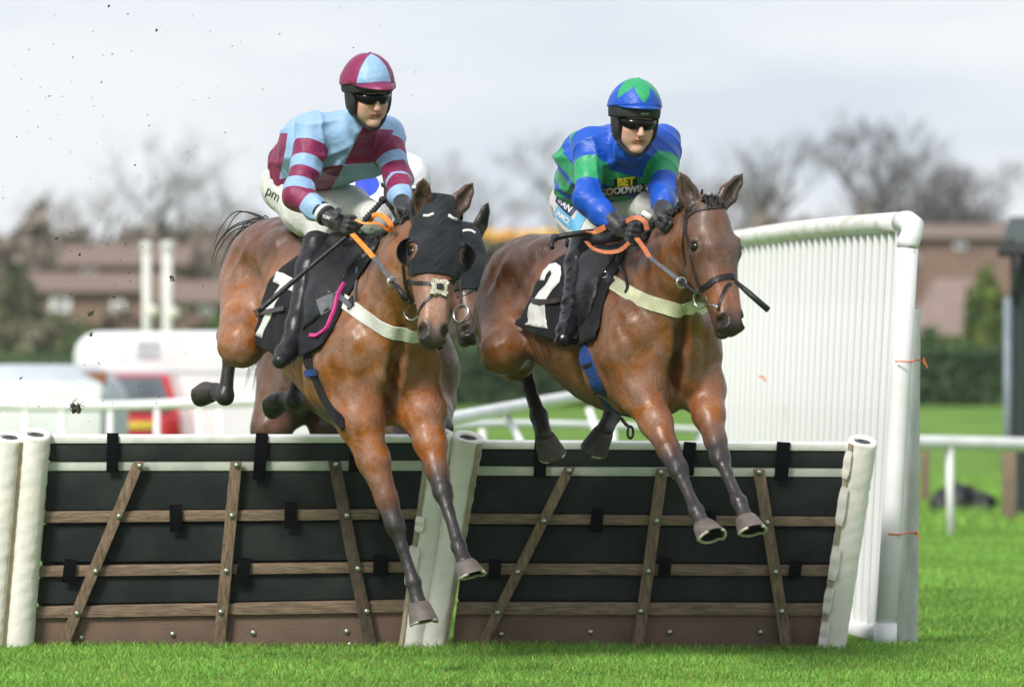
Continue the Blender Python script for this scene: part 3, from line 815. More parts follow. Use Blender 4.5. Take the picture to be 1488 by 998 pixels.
def tack_head(I, T):
    """bridle laid on the horse's own head"""
    bv = I['bvh']; root = empty('bridle', hit(bv, *T['bit'])[0], T['label'], 'bridle')
    for nm, path, w, th, m in T['straps']:
        strap_on(MB(), bv, path, w, th, .0015, 8, 3).build(nm, m, root, smooth=False, bevel=0)
    for c in T['rings']:
        p, n = hit(bv, c[0], c[1], .012)
        ring(MB(), p, c[2], n*.6+I['S']*c[3]+I['N']*.5, I['A'], .0045).build('bit_ring', M_STEEL, root, smooth=True)
    return root
def rein(name, pts, w, th, m, parent, nrm=None):
    q = spline([P(*p) for p in pts], 10)
    nr = [unit(np.array([.3, -1, .25]) if nrm is None else nrm)]*len(q)
    o = ribbon(MB(), q, nr, w, th).build(name, m, parent, bevel=0); return o
# ================================================================== JOCKEYS
SKIN, LIP = (.60, .36, .28), (.42, .15, .13)
M_SKIN = attr_mat('skin', rough=.5, var=.08, scale=40, bump=.12, bscale=300, bdist=.001)
M_SKIN.node_tree.nodes['Principled BSDF'].inputs['Subsurface Weight'].default_value = .15
M_SKIN.node_tree.nodes['Principled BSDF'].inputs['Subsurface Radius'].default_value = (.012, .005, .003)
M_BREECH = mat('white_breeches', (.66, .66, .63), .75, (.52, .52, .50), 9, bump=.7, bscale=26, sheen=.1)
M_BOOT = mat('polished_black_boot', (.005, .005, .006), .20, (.007, .007, .008), 20, bump=.7, bscale=24, spec=.38)
M_BOOT2 = mat('matt_black_boot', (.011, .012, .014), .36, (.016, .017, .02), 20, bump=.4, bscale=22, spec=.35)
M_SOCK = mat('black_knit', (.012, .012, .014), .9, (.02, .02, .022), 60, bump=.4, bscale=200)
M_GLOVE = mat('black_glove', (.012, .012, .015), .5, (.02, .02, .024), 30, bump=.3, bscale=80, sheen=.2)
M_FOAM = mat('black_padding', (.012, .013, .015), .7, (.02, .021, .024), 30, bump=.3, bscale=90)
M_LENS = mat('dark_lens', (.004, .004, .005), .12, (.006, .006, .007), 5, spec=.22)
M_BADGE = mat('grey_badge', (.22, .23, .24), .4)
M_BLKPRINT = mat('black_print', (.01, .01, .012), .6)
M_WHTPRINT = mat('white_print', (.78, .78, .78), .6)
M_YELPRINT = mat('yellow_print', (.85, .72, .03), .6)
M_REDPRINT = mat('red_print', (.6, .02, .03), .6)
M_NAVYPRINT = mat('navy_print', (.015, .03, .12), .6)
M_CYANPRINT = mat('light_blue_print', (.12, .42, .68), .6)

def wrinkle(amp, sc=1.0, seed=0):
    """long soft folds with sharp creases"""
    rs = np.random.RandomState(seed); K = rs.normal(size=(4, 3)); K = K/np.linalg.norm(K, axis=1)[:, None]
    fr = np.array([30, 44, 66, 95])*sc; ph = rs.rand(4)*6
    def d(X):
        X = np.asarray(X); s = 0
        Wp = X+.030*np.sin(X[:, [1, 2, 0]]*12*sc+seed)+.010*np.sin(X[:, [2, 0, 1]]*31*sc)
        for i in range(4):
            m = np.clip(.35+.75*np.sin(Wp@K[(i+1) % 4]*13*sc+ph[i]*2), 0, 1)
            r = 1-np.sqrt(np.sin(Wp@K[i]*fr[i]*.5+ph[i])**2+.012)
            s = s+m*(np.clip(r, 0, 1)**3)*1.5/(1+i*.30)
        s = s+.35*np.sin(Wp@K[0]*21*sc)*np.sin(Wp@K[2]*17*sc)-.35
        return amp*s*.9
    return d

def hand_field(f, wrist, knuck, S, up, curl, r=1.0, col=(.02, .02, .02), thumb_side=1):
    """palm from wrist to knuckles, four fingers curling round what they hold, thumb closing from the side.
    S: across the knuckles, curl: direction the fingers bend to"""
    ax = unit(knuck-wrist); S = unit(S-ax*np.dot(S, ax)); C = np.cross(ax, S)
    if np.dot(C, curl) < 0: C = -C
    f.cap(wrist-ax*.03, wrist+ax*.02, .027*r, .030*r, .02, col, flat=(C, .75))
    pc = wrist*.45+knuck*.55
    f.cap(wrist+ax*.015, knuck-ax*.01, .030*r, .036*r, .02, col, flat=(C, .55))
    for i, (o, ln) in enumerate(((-1.5, .9), (-.5, 1.), (.5, .96), (1.5, .8))):
        b = knuck+S*o*.0195*r-ax*abs(o)*.003; L_ = .034*ln*r
        p1 = b+(ax*.80+C*.55)*L_*1.0; p2 = p1+(C*.98-ax*.25)*L_*.8; p3 = p2+(-ax*.9+C*.05)*L_*.65
        f.cap(b-ax*.015, b, .0115*r, .0118*r, .006, col); f.chain([b, p1, p2, p3], [.0118*r, .0108*r, .0100*r, .0088*r], .004, col)
        f.ell(b+(-C)*.004, (.011*r,)*3, None, .006, col)
    tb = wrist+ax*.022+S*thumb_side*.030*r+C*.008
    t1 = tb+(ax*.6+S*thumb_side*.35+C*.5)*.036*r; t2 = t1+(ax*.55-S*thumb_side*.35+C*.5)*.030*r; t3 = t2+(ax*.1-S*thumb_side*.85+C*.3)*.022*r
    f.chain([tb, t1, t2, t3], [.0150*r, .0130*r, .0115*r, .0095*r], .008, col)

def head_person(f, h, S, N, Up, q=1.0):
    R = np.stack([S, N, Up], 1); pr = lambda s, n, u: h+(S*s+N*n+Up*u)*q
    e = lambda s, n, u, r, k=.02, col=SKIN, sub=False: f.ell(pr(s, n, u), np.array(r)*q, R, k=k*q, col=col, sub=sub)
    cp = lambda a, b, ra, rb, k=.015, col=SKIN, sub=False: f.cap(pr(*a), pr(*b), ra*q, rb*q, k=k*q, col=col, sub=sub)
    e(0, -.012, .035, (.073, .092, .088), .03)
    cp((0, .035, .0), (0, .045, -.06), .058, .045, .03)
    for g in (-1, 1):
        e(g*.040, .062, -.022, (.022, .022, .020), .02, col=(.64, .33, .26))         # cheekbones
        cp((g*.055, -.01, -.055), (g*.014, .068, -.105), .020, .016, .02)   # jaw line
        e(g*.033, .078, .008, (.018, .012, .011), .01, sub=True)   # eye sockets
        e(g*.033, .070, .007, (.014, .012, .010), .005, col=(.5, .4, .35))
        cp((g*.016, .086, .026), (g*.046, .076, .024), .007, .006, .012)
        e(g*.009, .104, -.036, (.009, .010, .008), .006)
        e(g*.009, .106, -.043, (.004, .006, .005), .004, col=(.2, .07, .06), sub=True)
        e(g*.075, -.005, -.005, (.009, .018, .030), .01)
    cp((0, .080, .018), (0, .112, -.030), .008, .0115, .010)
    e(0, .110, -.034, (.011, .011, .010), .008, col=(.62, .31, .25))
    cp((-.019, .087, -.062), (0, .095, -.059), .0040, .0055, .005, col=LIP); cp((.019, .087, -.062), (0, .095, -.059), .0040, .0055, .005, col=LIP)
    cp((-.016, .088, -.071), (.016, .088, -.071), .0060, .0060, .005, col=LIP)
    for g in (-1, 1): e(g*.034, .055, -.055, (.026, .024, .03), .03)
    cp((-.022, .094, -.0655), (.022, .094, -.0655), .0022, .0022, .003, col=(.15, .04, .04), sub=True)
    e(0, .080, -.102, (.020, .018, .018), .015)
    cp((0, -.035, -.03), (0, -.05, -.12), .050, .046, .03)
    return pr

def make_jockey(name, label, J):
    J.setdefault('badge', M_BADGE)
    S_, N_ = J['S'], J['N']; Up_ = np.cross(N_, S_)
    h = J['head']; q = J.get('hq', 1.05)
    pel, wst, che, nkb = [np.asarray(J[k]) for k in ('pelvis', 'waist', 'chest', 'neck')]
    root = empty(name, pel-np.array([0, 0, .15]), label, 'person', 'jockeys')
    shR, shL = J['arm_r'][0], J['arm_l'][0]; X = unit(shL-shR)
    # ---- the body: one continuous figure
    f = Field(); pr = head_person(f, h, S_, N_, Up_, q)
    f.cap(nkb, pr(0, -.04, -.06), .045, .050, .03, SKIN)
    f.chain([pel, wst, che, nkb], [.075, .08, .105, .055], .06, SKIN, flat=(X, 1.3))
    f.cap(shR, shL, .050, .050, .05, SKIN)
    for k in ('arm_r', 'arm_l'):
        a = J[k]; f.chain(a[:3], [.050, .042, .026], .03, SKIN)
        g = J['hand'][k]; hand_field(f, a[2], a[3], g['S'], None, g['curl'], g.get('r', 1.), SKIN, g.get('th', 1))
    for k in ('leg_r', 'leg_l'):
        a = J[k]; f.chain(a[:3], [.060, .050, .030], .04, SKIN); f.cap(a[2], a[3], .022, .018, .02, SKIN)
    meshfield(f, .0055, 'body', M_SKIN, root, soft=.006, smooth=1)
    # ---- breeches
    b = Field(); b.cap(pel, wst, .120, .11, .06, flat=(X, 1.2))
    for k in ('leg_r', 'leg_l'):
        a = J[k]; hp, kn, an = a[:3]; d = unit(kn-hp)
        b.cap(pel*.35+hp*.65, hp*.5+kn*.5, .112, .094, .06); b.cap(hp*.5+kn*.5, kn, .098, .068, .05)
        b.cap(kn, kn+unit(an-kn)*.05, .068, .060, .03)
    brO, brV, brF = meshfield(b, .007, 'breeches', M_BREECH, root, color=False, disp=wrinkle(.009, 1.0, 3))
    # ---- boots
    for k in ('leg_r', 'leg_l'):
        a = J[k]; kn, an, toe = a[1], a[2], a[3]; d = unit(an-kn); L_ = np.linalg.norm(an-kn)
        t = unit(toe-an); bt = Field()
        bt.chain([kn+d*.075, kn+d*L_*.38, an-d*.07, an], [.064, .068, .048, .050], .03)
        bt.cap(kn+d*L_*.2-t*.012, kn+d*L_*.5-t*.018, .05, .048, .03)
        bt.cap(an-t*.045+d*.03, an+d*.03+t*.02, .034, .038, .02)
        bt.chain([an+d*.02, an*.45+toe*.55+d*.022, toe+d*.012], [.046, .046, .036], .02, flat=(np.cross(d, t), 1.05))
        meshfield(bt, .006, 'boot', J['boot'], root, color=False, disp=wrinkle(.0022, 1.1, 9))
        sk = Field(); sk.cap(kn+d*.035, kn+d*.11, .060, .057, .02)
        meshfield(sk, .007, 'sock', M_SOCK, root, color=False)
        # stirrup iron round the foot
        c = an*.5+toe*.5+d*.0; hh = np.cross(d, t)
        if np.linalg.norm(hh) > .1:
            mb = MB(); path = [c+d*.055-hh*.06, c+d*.055+hh*.06, c+hh*.055-d*.01, c+hh*.02-d*.075, c-hh*.02-d*.075, c-hh*.055-d*.01]
            mb.tube(path, .0065, 6, close=True); mb.box(c+d*.057, (.05, .11, .008), np.stack([t, unit(hh), d], 1))
            mb.build('stirrup', M_BLKLEATHER if k == 'leg_r' else M_STEEL, root, smooth=False)
    # ---- silks
    s = Field(); na = []
    s.chain([wst*.62+pel*.38, wst*.5+che*.5, che, nkb*.8+che*.2], [.138, .132, .140, .105], .07, flat=(X, J.get('wide', 1.28)))
    s.cap(shR, shL, .078, .078, .07); 
    for bl in J.get('extra', []): s.ell(*bl)
    n0 = len(s.p)
    for k in ('arm_r', 'arm_l'):
        a = J[k]; s.cap(a[0], a[1], .076, .062, .045); s.cap(a[1], a[1]*.5+a[2]*.5, .062, .052, .03); s.cap(a[1]*.5+a[2]*.5, a[2]-unit(a[2]-a[1])*.055, .050, .034, .03)
    s.cap(nkb, pr(0, -.035, -.135), .080, .066, .03); s.cap(nkb, pr(0, -.04, -.10), .07, .064, .02)
    so, sV, sF = meshfield(s, .0055, 'silks', J['silk'], root, color=False, disp=wrinkle(J.get('wr', .013), .95, 5))
    arms = []
    for k in ('arm_r', 'arm_l'):
        a = J[k]; best = None
        dd = []; tt = []
        acc = 0
        for i in range(2):
            v = a[i+1]-a[i]; l = np.linalg.norm(v); t = np.clip(((sV-a[i])@v)/l/l, -.3 if i == 0 else 0, 1.2 if i else 1)
            dd.append(np.linalg.norm(sV-a[i]-t[:, None]*v, axis=1)/(.076, .058)[i]); tt.append(acc+t*l); acc += l
        d_ = np.minimum(dd[0], dd[1]); t_ = np.where(dd[0] < dd[1], tt[0], tt[1]); arms.append((d_, t_))
    J['mask'](so, sV, arms, J)
    # ---- gloves
    for k in ('arm_r', 'arm_l'):
        a = J[k]; g = J['hand'][k]; gf = Field(); hand_field(gf, a[2], a[3], g['S'], None, g['curl'], g.get('r', 1.)*1.10, None, g.get('th', 1))
        gf.cap(a[2]-unit(a[2]-a[1])*.060, a[2], .041, .036, .01)
        gl, gV, gF = meshfield(gf, .0042, 'glove', M_GLOVE, root, color=False, disp=wrinkle(.0012, 2., 4))
        if k == 'arm_r': J['gbv'] = bvh_of((gV, gF))
    # ---- helmet with silk cover
    Rh = np.stack([S_, N_, Up_], 1)
    hm = Field(); hm.ell(pr(0, -.008, .040), np.array([.106, .124, .130])*q, Rh, .03)
    hm.ell(pr(0, -.03, .03), np.array([.100, .105, .10])*q, Rh, .03)
    def reg(Xp):
        d = Xp-h; n_, u = d@N_/q, d@Up_/q; return ((.033+J.get('rim', 0)+.30*np.clip(n_, -.2, .2))-u)*q*.95
    cO, cV, cF = meshfield(hm, .005, 'helmet', J['capm'], root, off=.004, region=reg, color=False, disp=wrinkle(.0022, 1.4, 8))
    J['capmask'](cO, (cV-h)@Rh/q)
    MB().ball(pr(0, -.012, .168), .011*q, 8).build('cap_button', J['button'], cO, smooth=True)
    inn = Field(); inn.p = hm.p
    def reg2(Xp):
        d = Xp-h; n_, u, s2 = d@N_/q, d@Up_/q, d@S_/q
        return np.maximum((.010+.24*np.clip(n_, -.2, .2))-u, u-(.048+J.get('rim', 0)+.3*np.clip(n_, -.2, .2)))*q
    meshfield(inn, .0055, 'helmet_rim', M_FOAM, root, off=-.003, region=reg2, color=False)
    # peak
    mb = MB(); n = 20; up, lo, i2 = [], [], []
    pk = J.get('peak', .05)
    for i in range(n+1):
        a = -1.15+2.3*i/n; e_ = math.cos(a/1.15*math.pi/2)**.6
        for rr, lst, du in ((0., up, .0), (1., lo, -.012)):
            x, y = (.098+.010*rr)*math.sin(a), (.108+pk*rr*e_)*math.cos(a)-.008
            lst.append(pr(x, y, .072+J.get('rim', 0)+.004-.014*rr*e_-(.028*abs(math.sin(a))**2)))
    V = up+lo+[p-Up_*.006 for p in up]+[p-Up_*.006 for p in lo]; m = n+1; F = []
    for i in range(n):
        F += [(i, i+1, m+i+1, m+i), (2*m+i, 3*m+i, 3*m+i+1, 2*m+i+1), (m+i, m+i+1, 3*m+i+1, 3*m+i), (i+1, i, 2*m+i, 2*m+i+1)]
    mesh_np('helmet_peak', np.array(V), F, J['peakm'], root)
    MB().box(pr(.004, .112, .047+J.get('rim', 0)*.4), (.034*q, .006, .008*q), Rh).build('rim_badge', J['badge'], root)
    # ear pads, chin strap
    for g in (-1, 1):
        ef = Field(); ef.ell(pr(g*.080, .010, -.020), np.array([.016, .036, .058])*q, Rh, .02); ef.cap(pr(g*.080, .004, .03), pr(g*.070, .030, -.075), .022, .012, .02)
        ef.cap(pr(g*.07, -.03, .0), pr(g*.066, -.03, -.06), .025, .018, .02)
        meshfield(ef, .0055, 'ear_pad', M_FOAM, root, color=False)
    cpts = spline([pr(-.076, .022, -.05), pr(-.062, .045, -.094), pr(-.026, .070, -.124), pr(.0, .076, -.130), pr(.026, .070, -.124), pr(.062, .045, -.094), pr(.076, .022, -.05)], 5)
    MB().tube(cpts, .0075*q, 6).build('chin_strap', M_FOAM, root, smooth=True)
    # goggles
    n = 26; V = []; F = []
    for i in range(n+1):
        a = -1.25+2.5*i/n; aa = abs(a)
        x, y = .081*math.sin(a), .020+.082*math.cos(a)
        notch = max(0, 1-aa/.20); tp = .030-.006*aa; bt = -.017+.006*max(0, aa-.5)+.018*notch+max(0, aa-.8)*.02
        bulge = .004*math.cos(a*3) if aa < .5 else 0
        for u, k2 in ((tp, 0), (.5*(tp+bt), .005), (bt, -.002)):
            V.append(pr(x*(1+k2*4), y+k2+.004, u))
        for u, k2 in ((tp, 0), (bt, 0)): V.append(pr(x*.94, y-.004, u))
    for i in range(n):
        a, c = i*5, (i+1)*5
        F += [(a, c, c+1, a+1), (a+1, c+1, c+2, a+2), (a+3, a, c, c+3)[::-1], (a+2, a+4, c+4, c+2)[::-1], (a+3, c+3, c+4, a+4)[::-1]]
    mesh_np('goggles', np.array(V), F, M_LENS, root)
    sp = spline([pr(g_*x, y, u) for g_, x, y, u in ((-1, .079, .045, .012), (-1, .088, .0, .016), (-1, .085, -.03, .02))], 4)
    for g in (-1, 1):
        MB().tube([pr(g*.080, .048, .012), pr(g*.092, .010, .014), pr(g*.098, -.03, .02)], [.006, .005, .004], 6).build('goggle_arm', M_LENS, root, smooth=True)
    J.update(root=root, sbv=bvh_of((sV, sF)), bbv=bvh_of((brV, brF)), capbv=bvh_of((cV, cF)), pr=pr)
    return J
def face_frame(yaw, down, roll=0):
    y, d, r = map(math.radians, (yaw, down, roll))
    N = np.array([math.sin(y)*math.cos(d), -math.cos(y)*math.cos(d), -math.sin(d)])
    S = unit(np.cross([0, 0, 1], N))*1.0
    if S[0] < 0: S = -S
    Up = np.cross(N, S); S2 = S*math.cos(r)+Up*math.sin(r)
    return S2, N
def surfY(I, px, py, gap, default=23.3):
    d = Vector(ray(px, py)).normalized(); c, n, i, t = I['bv'].ray_cast(Vector(CAM), d)
    return (c.y-gap) if c is not None else default

MAR, LBL = (.21, .012, .07), (.26, .42, .64)
BLU, GRN = (.004, .075, .46), (.02, .32, .12)
M_SILK1 = mask_mat('maroon_and_light_blue_silk', LBL, MAR, rough=.5)
M_CAP1 = mask_mat('maroon_and_light_blue_cap', MAR, LBL, rough=.45)
M_MAR = mat('maroon_silk', MAR, .45, tuple(.8*c for c in MAR), 12, bump=.3, bscale=30)
M_SILK2 = mask_mat('blue_and_green_silk', BLU, GRN, rough=.42)
M_CAP2 = mask_mat('blue_and_green_cap', BLU, GRN, rough=.42)
M_BLU = mat('blue_silk', BLU, .42, tuple(.8*c for c in BLU), 12, bump=.3, bscale=30)
M_GRN = mat('green_silk', GRN, .45, tuple(.8*c for c in GRN), 12, bump=.3, bscale=30)
M_SILK3 = mask_mat('white_and_blue_silk', (.7, .72, .76), (.02, .06, .5), rough=.6)
M_WHTCAP = mat('white_cap_silk', (.75, .76, .8), .5, (.66, .67, .7), 12, bump=.3, bscale=30)

def arm_bands(arms, bounds, px2m=1.0):
    """alternating hoops: sign flips at every boundary (metres from the shoulder)"""
    out = []
    for d, t in arms:
        b = np.array(bounds); k = (t[:, None] > b[None]).sum(1)
        dist = np.abs(t[:, None]-b[None]).min(1); out.append((d, np.where(k % 2 == 1, dist, -dist)))
    return out
def mask1(o, V, arms, J):
    c = P(525, 188, 23.0); e = P(494, 252, 23.2); fwd = J['tfwd']
    n1 = unit(np.cross(e-c, fwd)); n1 = n1 if n1[0] > 0 else -n1          # viewer right side positive
    a = P(452, 245, 23.2); b_ = P(548, 236, 23.2); n2 = unit(np.cross(b_-a, fwd)); n2 = n2 if n2[2] > 0 else -n2
    r = (V-c)@n1; up = (V-a)@n2
    m = np.where(np.abs(r) < np.abs(up), r*np.sign(up), up*np.sign(r))
    back = P(421, 178, 23.4); n3 = unit(np.cross(P(407, 262, 23.5)-back, fwd)); n3 = n3 if n3[0] < 0 else -n3
    k = (V-back)@n3; m = np.where(k > -.001, np.abs(k)+.001, np.where(np.abs(k) < np.abs(m), -np.abs(k) if False else m, m))
    m = np.where(k > 0, np.maximum(k, .0005), m)
    col = V@np.array([0, 0, 1.])-P(0, 188, 23.1)[2]; m = np.where(col > 0, -np.abs(m)-.001, m)   # plain light blue collar and yoke
    for d, g in arm_bands(arms, [.085, .160, .222, .275, .335, .420]): m = np.where(d < 1.12, g, m)
    set_f(o, 'M', m)
def mask2(o, V, arms, J):
    ax = unit([-.30, .42, -.85]); t = (V-J['neck'])@ax
    b = np.array([.105, .185, .225, .30, .335, .41, .44, .50]); k = (t[:, None] > b[None]).sum(1); dist = np.abs(t[:, None]-b[None]).min(1)
    m = np.where(k % 2 == 1, dist, -dist)
    for d, g in arm_bands(arms, [.115, .225]): m = np.where(d < 1.12, g, m)
    set_f(o, 'M', m)
def mask3(o, V, arms, J):
    d = V-P(533, 268, 25.15); d[:, 1] *= .2; set_f(o, 'M', .060-np.linalg.norm(d, axis=1))
def capmask1(o, L):
    az = np.arctan2(L[:, 0], L[:, 1])+.18; r = np.sin(az*2-math.pi/2) ; g = np.cos(2*az)-.10
    set_f(o, 'M', np.where(L[:, 1] > -.2, g, g))
def capmask2(o, L):
    d = L-np.array([0, .005, .04]); th = np.arctan2(np.linalg.norm(d[:, :2], axis=1), d[:, 2]); az = np.arctan2(d[:, 0], d[:, 1])+.03
    tri = np.abs(((az/(2*math.pi)*5+.5) % 1)-.5)*2
    set_f(o, 'M', (1.05-.62*tri)-th)
def capmask3(o, L): set_f(o, 'M', -np.ones(len(L)))

def rider(name, label, I, spec):
    return make_jockey(name, label, spec)

# ---------------------------------------------------------------- first rider (maroon and light blue)
S1, N1 = face_frame(26, 19, 4)
kY = surfY(G1, 470, 345, .075); aY = surfY(G1, 430, 490, .06)
J1 = dict(head=P(535, 137, 22.95), S=S1, N=N1, neck=P(524, 190, 23.15), chest=P(507, 212, 23.32), waist=P(462, 232, 23.62), pelvis=P(424, 268, 23.80),
  arm_r=[P(456, 190, 23.18), P(433, 283, 23.02), P(484, 321, 22.88), P(512, 327, 22.80)], arm_l=[P(562, 196, 23.30), P(578, 258, 23.12), P(586, 305, 22.88), P(590, 325, 22.82)],
  leg_r=[P(420, 285, 23.68), P(467, 331, kY), P(427, 492, aY), P(408, 521, aY-.12)], leg_l=[P(468, 292, 23.8), P(545, 318, 23.30), P(610, 470, 23.62), P(600, 500, 23.5)],
  hand=dict(arm_r=dict(S=(-.2, .3, .9), curl=(-.1, -.8, -.3), th=1), arm_l=dict(S=(-.7, -.6, .2), curl=(0, -1, .3), th=1)),
  boot=M_BOOT2, silk=M_SILK1, mask=mask1, tfwd=unit([.1, -1, .05]), capm=M_CAP1, capmask=capmask1, button=M_MAR, peakm=M_MAR, peak=.085, rim=.012,
  extra=[(P(447, 205, 23.55), (.12, .13, .13), None, .08), (P(422, 235, 23.75), (.09, .10, .11), None, .06), (P(540, 215, 23.35), (.085, .10, .11), None, .06)])
make_jockey('person', 'jockey in maroon and light blue silks, whip in hand, crouching on the hooded horse', J1)
# ---------------------------------------------------------------- second rider (blue and green)
S2, N2 = face_frame(16, 17, -2)
kY2 = surfY(G2, 838, 350, .08); aY2 = surfY(G2, 832, 455, .06)
J2 = dict(head=P(922, 175, 22.72), S=S2, N=N2, neck=P(916, 212, 22.95), chest=P(908, 238, 23.08), waist=P(872, 258, 23.38), pelvis=P(848, 290, 23.60),
  arm_r=[P(859, 212, 22.98), P(853, 288, 22.80), P(900, 331, 22.68), P(924, 338, 22.60)], arm_l=[P(961, 212, 23.06), P(966, 275, 22.86), P(962, 312, 22.66), P(966, 330, 22.62)],
  leg_r=[P(836, 302, 23.55), P(851, 336, kY2-.02), P(830, 460, aY2), P(820, 490, aY2-.12)], leg_l=[P(872, 296, 23.6), P(944, 302, 23.0), P(990, 470, 23.3), P(980, 500, 23.2)],
  hand=dict(arm_r=dict(S=(-.3, .4, .85), curl=(.1, -.9, -.3), th=1), arm_l=dict(S=(-.7, -.6, .2), curl=(0, -1, .3), th=1)),
  boot=M_BOOT, silk=M_SILK2, mask=mask2, capm=M_CAP2, capmask=capmask2, button=M_GRN, peakm=M_BLU, peak=.034, rim=.022,
  extra=[(P(848, 225, 23.35), (.11, .13, .11), None, .08), (P(826, 262, 23.6), (.07, .10, .08), None, .06), (P(925, 245, 23.1), (.12, .10, .11), None, .06)])
make_jockey('person', 'jockey in blue and green silks with black goggles, hands on tan reins', J2)
# ---------------------------------------------------------------- third rider, mostly behind the first
S3, N3 = face_frame(30, 22)
J3 = dict(head=P(589, 278, 24.95), S=S3, N=N3, neck=P(572, 300, 25.15), chest=P(553, 305, 25.35), waist=P(520, 320, 25.7), pelvis=P(480, 355, 26.0),
  arm_r=[P(525, 280, 25.3), P(535, 350, 25.15), P(560, 385, 25.0), P(575, 392, 24.9)], arm_l=[P(590, 300, 25.4), P(604, 350, 25.25), P(606, 385, 25.0), P(612, 395, 24.95)],
  leg_r=[P(480, 370, 25.9), P(520, 430, 25.45), P(490, 560, 25.5), P(485, 585, 25.35)], leg_l=[P(520, 370, 26.1), P(600, 420, 25.75), P(640, 560, 25.95), P(640, 585, 25.8)],
  hand=dict(arm_r=dict(S=(-.2, .3, .9), curl=(-.1, -.8, -.3), th=1), arm_l=dict(S=(-.7, -.6, .2), curl=(0, -1, .3), th=1)),
  boot=M_BOOT2, silk=M_SILK3, mask=mask3, capm=M_WHTCAP, capmask=capmask3, button=M_WHTCAP, peakm=M_WHTCAP, peak=.03,
  extra=[(P(515, 295, 25.6), (.14, .14, .13), None, .08)])
make_jockey('person', 'jockey in white cap and white silks with a blue spot, behind the other two', J3)
# ================================================================== tack on the two leading horses
for I in (G1, G2, G3): I['bvh'] = I['bv']; I['bv'] = I['bv0']
hdO, hV, hF = hood(G1)
tag(hdO, 'black hood with eye cups and ear holes on the left racehorse', 'horse hood')
hdO.name = 'horse_hood'
for g in (-1, 1):        # half-moon eye cups standing off the hood
    c = G1['pr'](g*.104, -.026, .205); S, N, A = G1['S']*g, G1['N'], G1['A']
    o_ = unit(N*.80+S*.10-A*.05+A*.15); u_ = unit(A-o_*np.dot(A, o_)); w_ = np.cross(o_, u_)
    mb = MB(); n, m = 22, 9
    for R0 in (.062, .057):
        for i in range(m+1):
            th = 1.62*(1-i/m)+.01
            for k in range(n):
                a = 2*math.pi*k/n
                mb.v.append(tuple(c-o_*.004+R0*(math.sin(th)*(math.cos(a)*u_*1.05+math.sin(a)*w_)-math.cos(th)*o_*.85)))
    o2 = (m+1)*n
    for i in range(m):
        for k in range(n):
            k2 = (k+1) % n
            mb.f.append((i*n+k, i*n+k2, (i+1)*n+k2, (i+1)*n+k)); mb.f.append((o2+i*n+k2, o2+i*n+k, o2+(i+1)*n+k, o2+(i+1)*n+k2))
    for k in range(n): k2 = (k+1) % n; mb.f.append((k2, k, o2+k, o2+k2))
    mb.build('eye_cup', M_BLKLEATHER, hdO, smooth=True)
for g in (-1, 1):
    q_ = [near(bvh_of((hV, hF)), G1['pr'](g*x, .03, y), .004)[0] for x, y in ((.028, .052), (.05, .060), (.078, .056))]
    MB().tube(q_, .0075, 6).build('ear_binding', M_WHITEPRINT, hdO, smooth=True)
h3O, h3V, h3F = hood(G3, .33); h3O.name = 'horse_hood'
tag(h3O, 'dark grey cloth hood on the half-hidden racehorse in the middle', 'horse hood')
for I, hv, hf_ in ((G1, hV, hF), (G3, h3V, h3F)): I['bvh'] = bvh_of((I['V'], I['Fc']), (hv, hf_))

# bridles
B1 = tack_head(G1, dict(bit=(597, 447), label='dark leather bridle with white sheepskin noseband cross on the hooded horse',
  straps=[('noseband', [(590, 409), (600, 411), (622, 412), (640, 413), (656, 409), (662, 404)], .017, .004, M_BLKLEATHER),
          ('grackle_strap', [(640, 418), (628, 429), (614, 444), (608, 458)], .012, .004, M_BLKLEATHER),
          ('grackle_strap', [(642, 418), (650, 432), (654, 446), (653, 458)], .012, .004, M_BLKLEATHER),
          ('cheek_strap', [(586, 385), (588, 405), (593, 425), (597, 440)], .015, .004, M_BLKLEATHER),
          ('cheek_strap', [(663, 395), (661, 415), (657, 440)], .015, .004, M_BLKLEATHER)],
  rings=[(597, 449, .041, -1), (657, 449, .036, 1)]))
mb = MB(); c, n = hit(G1['bvh'], 638, 418, .008)
rs = random.Random(3)
for i in range(150):
    a = i*2.39996; rr = .033*math.sqrt((i+.5)/150)*1.1
    sq = 1+.25*math.cos(4*(a-.78)); mb.ball(c+G1['S']*rr*math.cos(a)*sq*1.05+G1['A']*rr*math.sin(a)*sq+n*rs.uniform(-.003, .006), rs.uniform(.0045, .0075), 5)
fl = mb.build('sheepskin_pad', M_FLEECE, B1, smooth=True)
MB().box(c+n*.013, (.030, .008, .026), np.stack([G1['S'], G1['N'], G1['A']], 1)).build('pad_centre', M_HOOD, fl, bevel=.003)
B2 = tack_head(G2, dict(bit=(1020, 432), label='brown leather bridle with browband and dropped noseband on the bare-headed horse',
  straps=[('browband', [(998, 318), (1008, 308), (1024, 303), (1042, 301), (1054, 303), (1064, 309), (1070, 318)], .018, .005, M_LEATHER),
          ('noseband', [(1014, 428), (1024, 417), (1036, 408), (1050, 403), (1062, 401), (1071, 404), (1076, 412)], .024, .006, M_BLKLEATHER),
          ('flash_strap', [(1044, 452), (1047, 436), (1054, 419), (1064, 411), (1078, 413)], .014, .004, M_BLKLEATHER),
          ('cheek_strap', [(996, 312), (998, 330), (1002, 355), (1006, 380), (1013, 405), (1019, 424)], .017, .005, M_LEATHER),
          ('throat_strap', [(996, 315), (994, 340), (993, 365), (997, 385)], .012, .004, M_LEATHER),
          ('headpiece', [(998, 314), (1001, 303), (1010, 292)], .018, .005, M_LEATHER)],
  rings=[(1021, 432, .040, -1)]))
p0 = P(1069, 409, 22.18); p1 = P(1116, 450, 22.10)
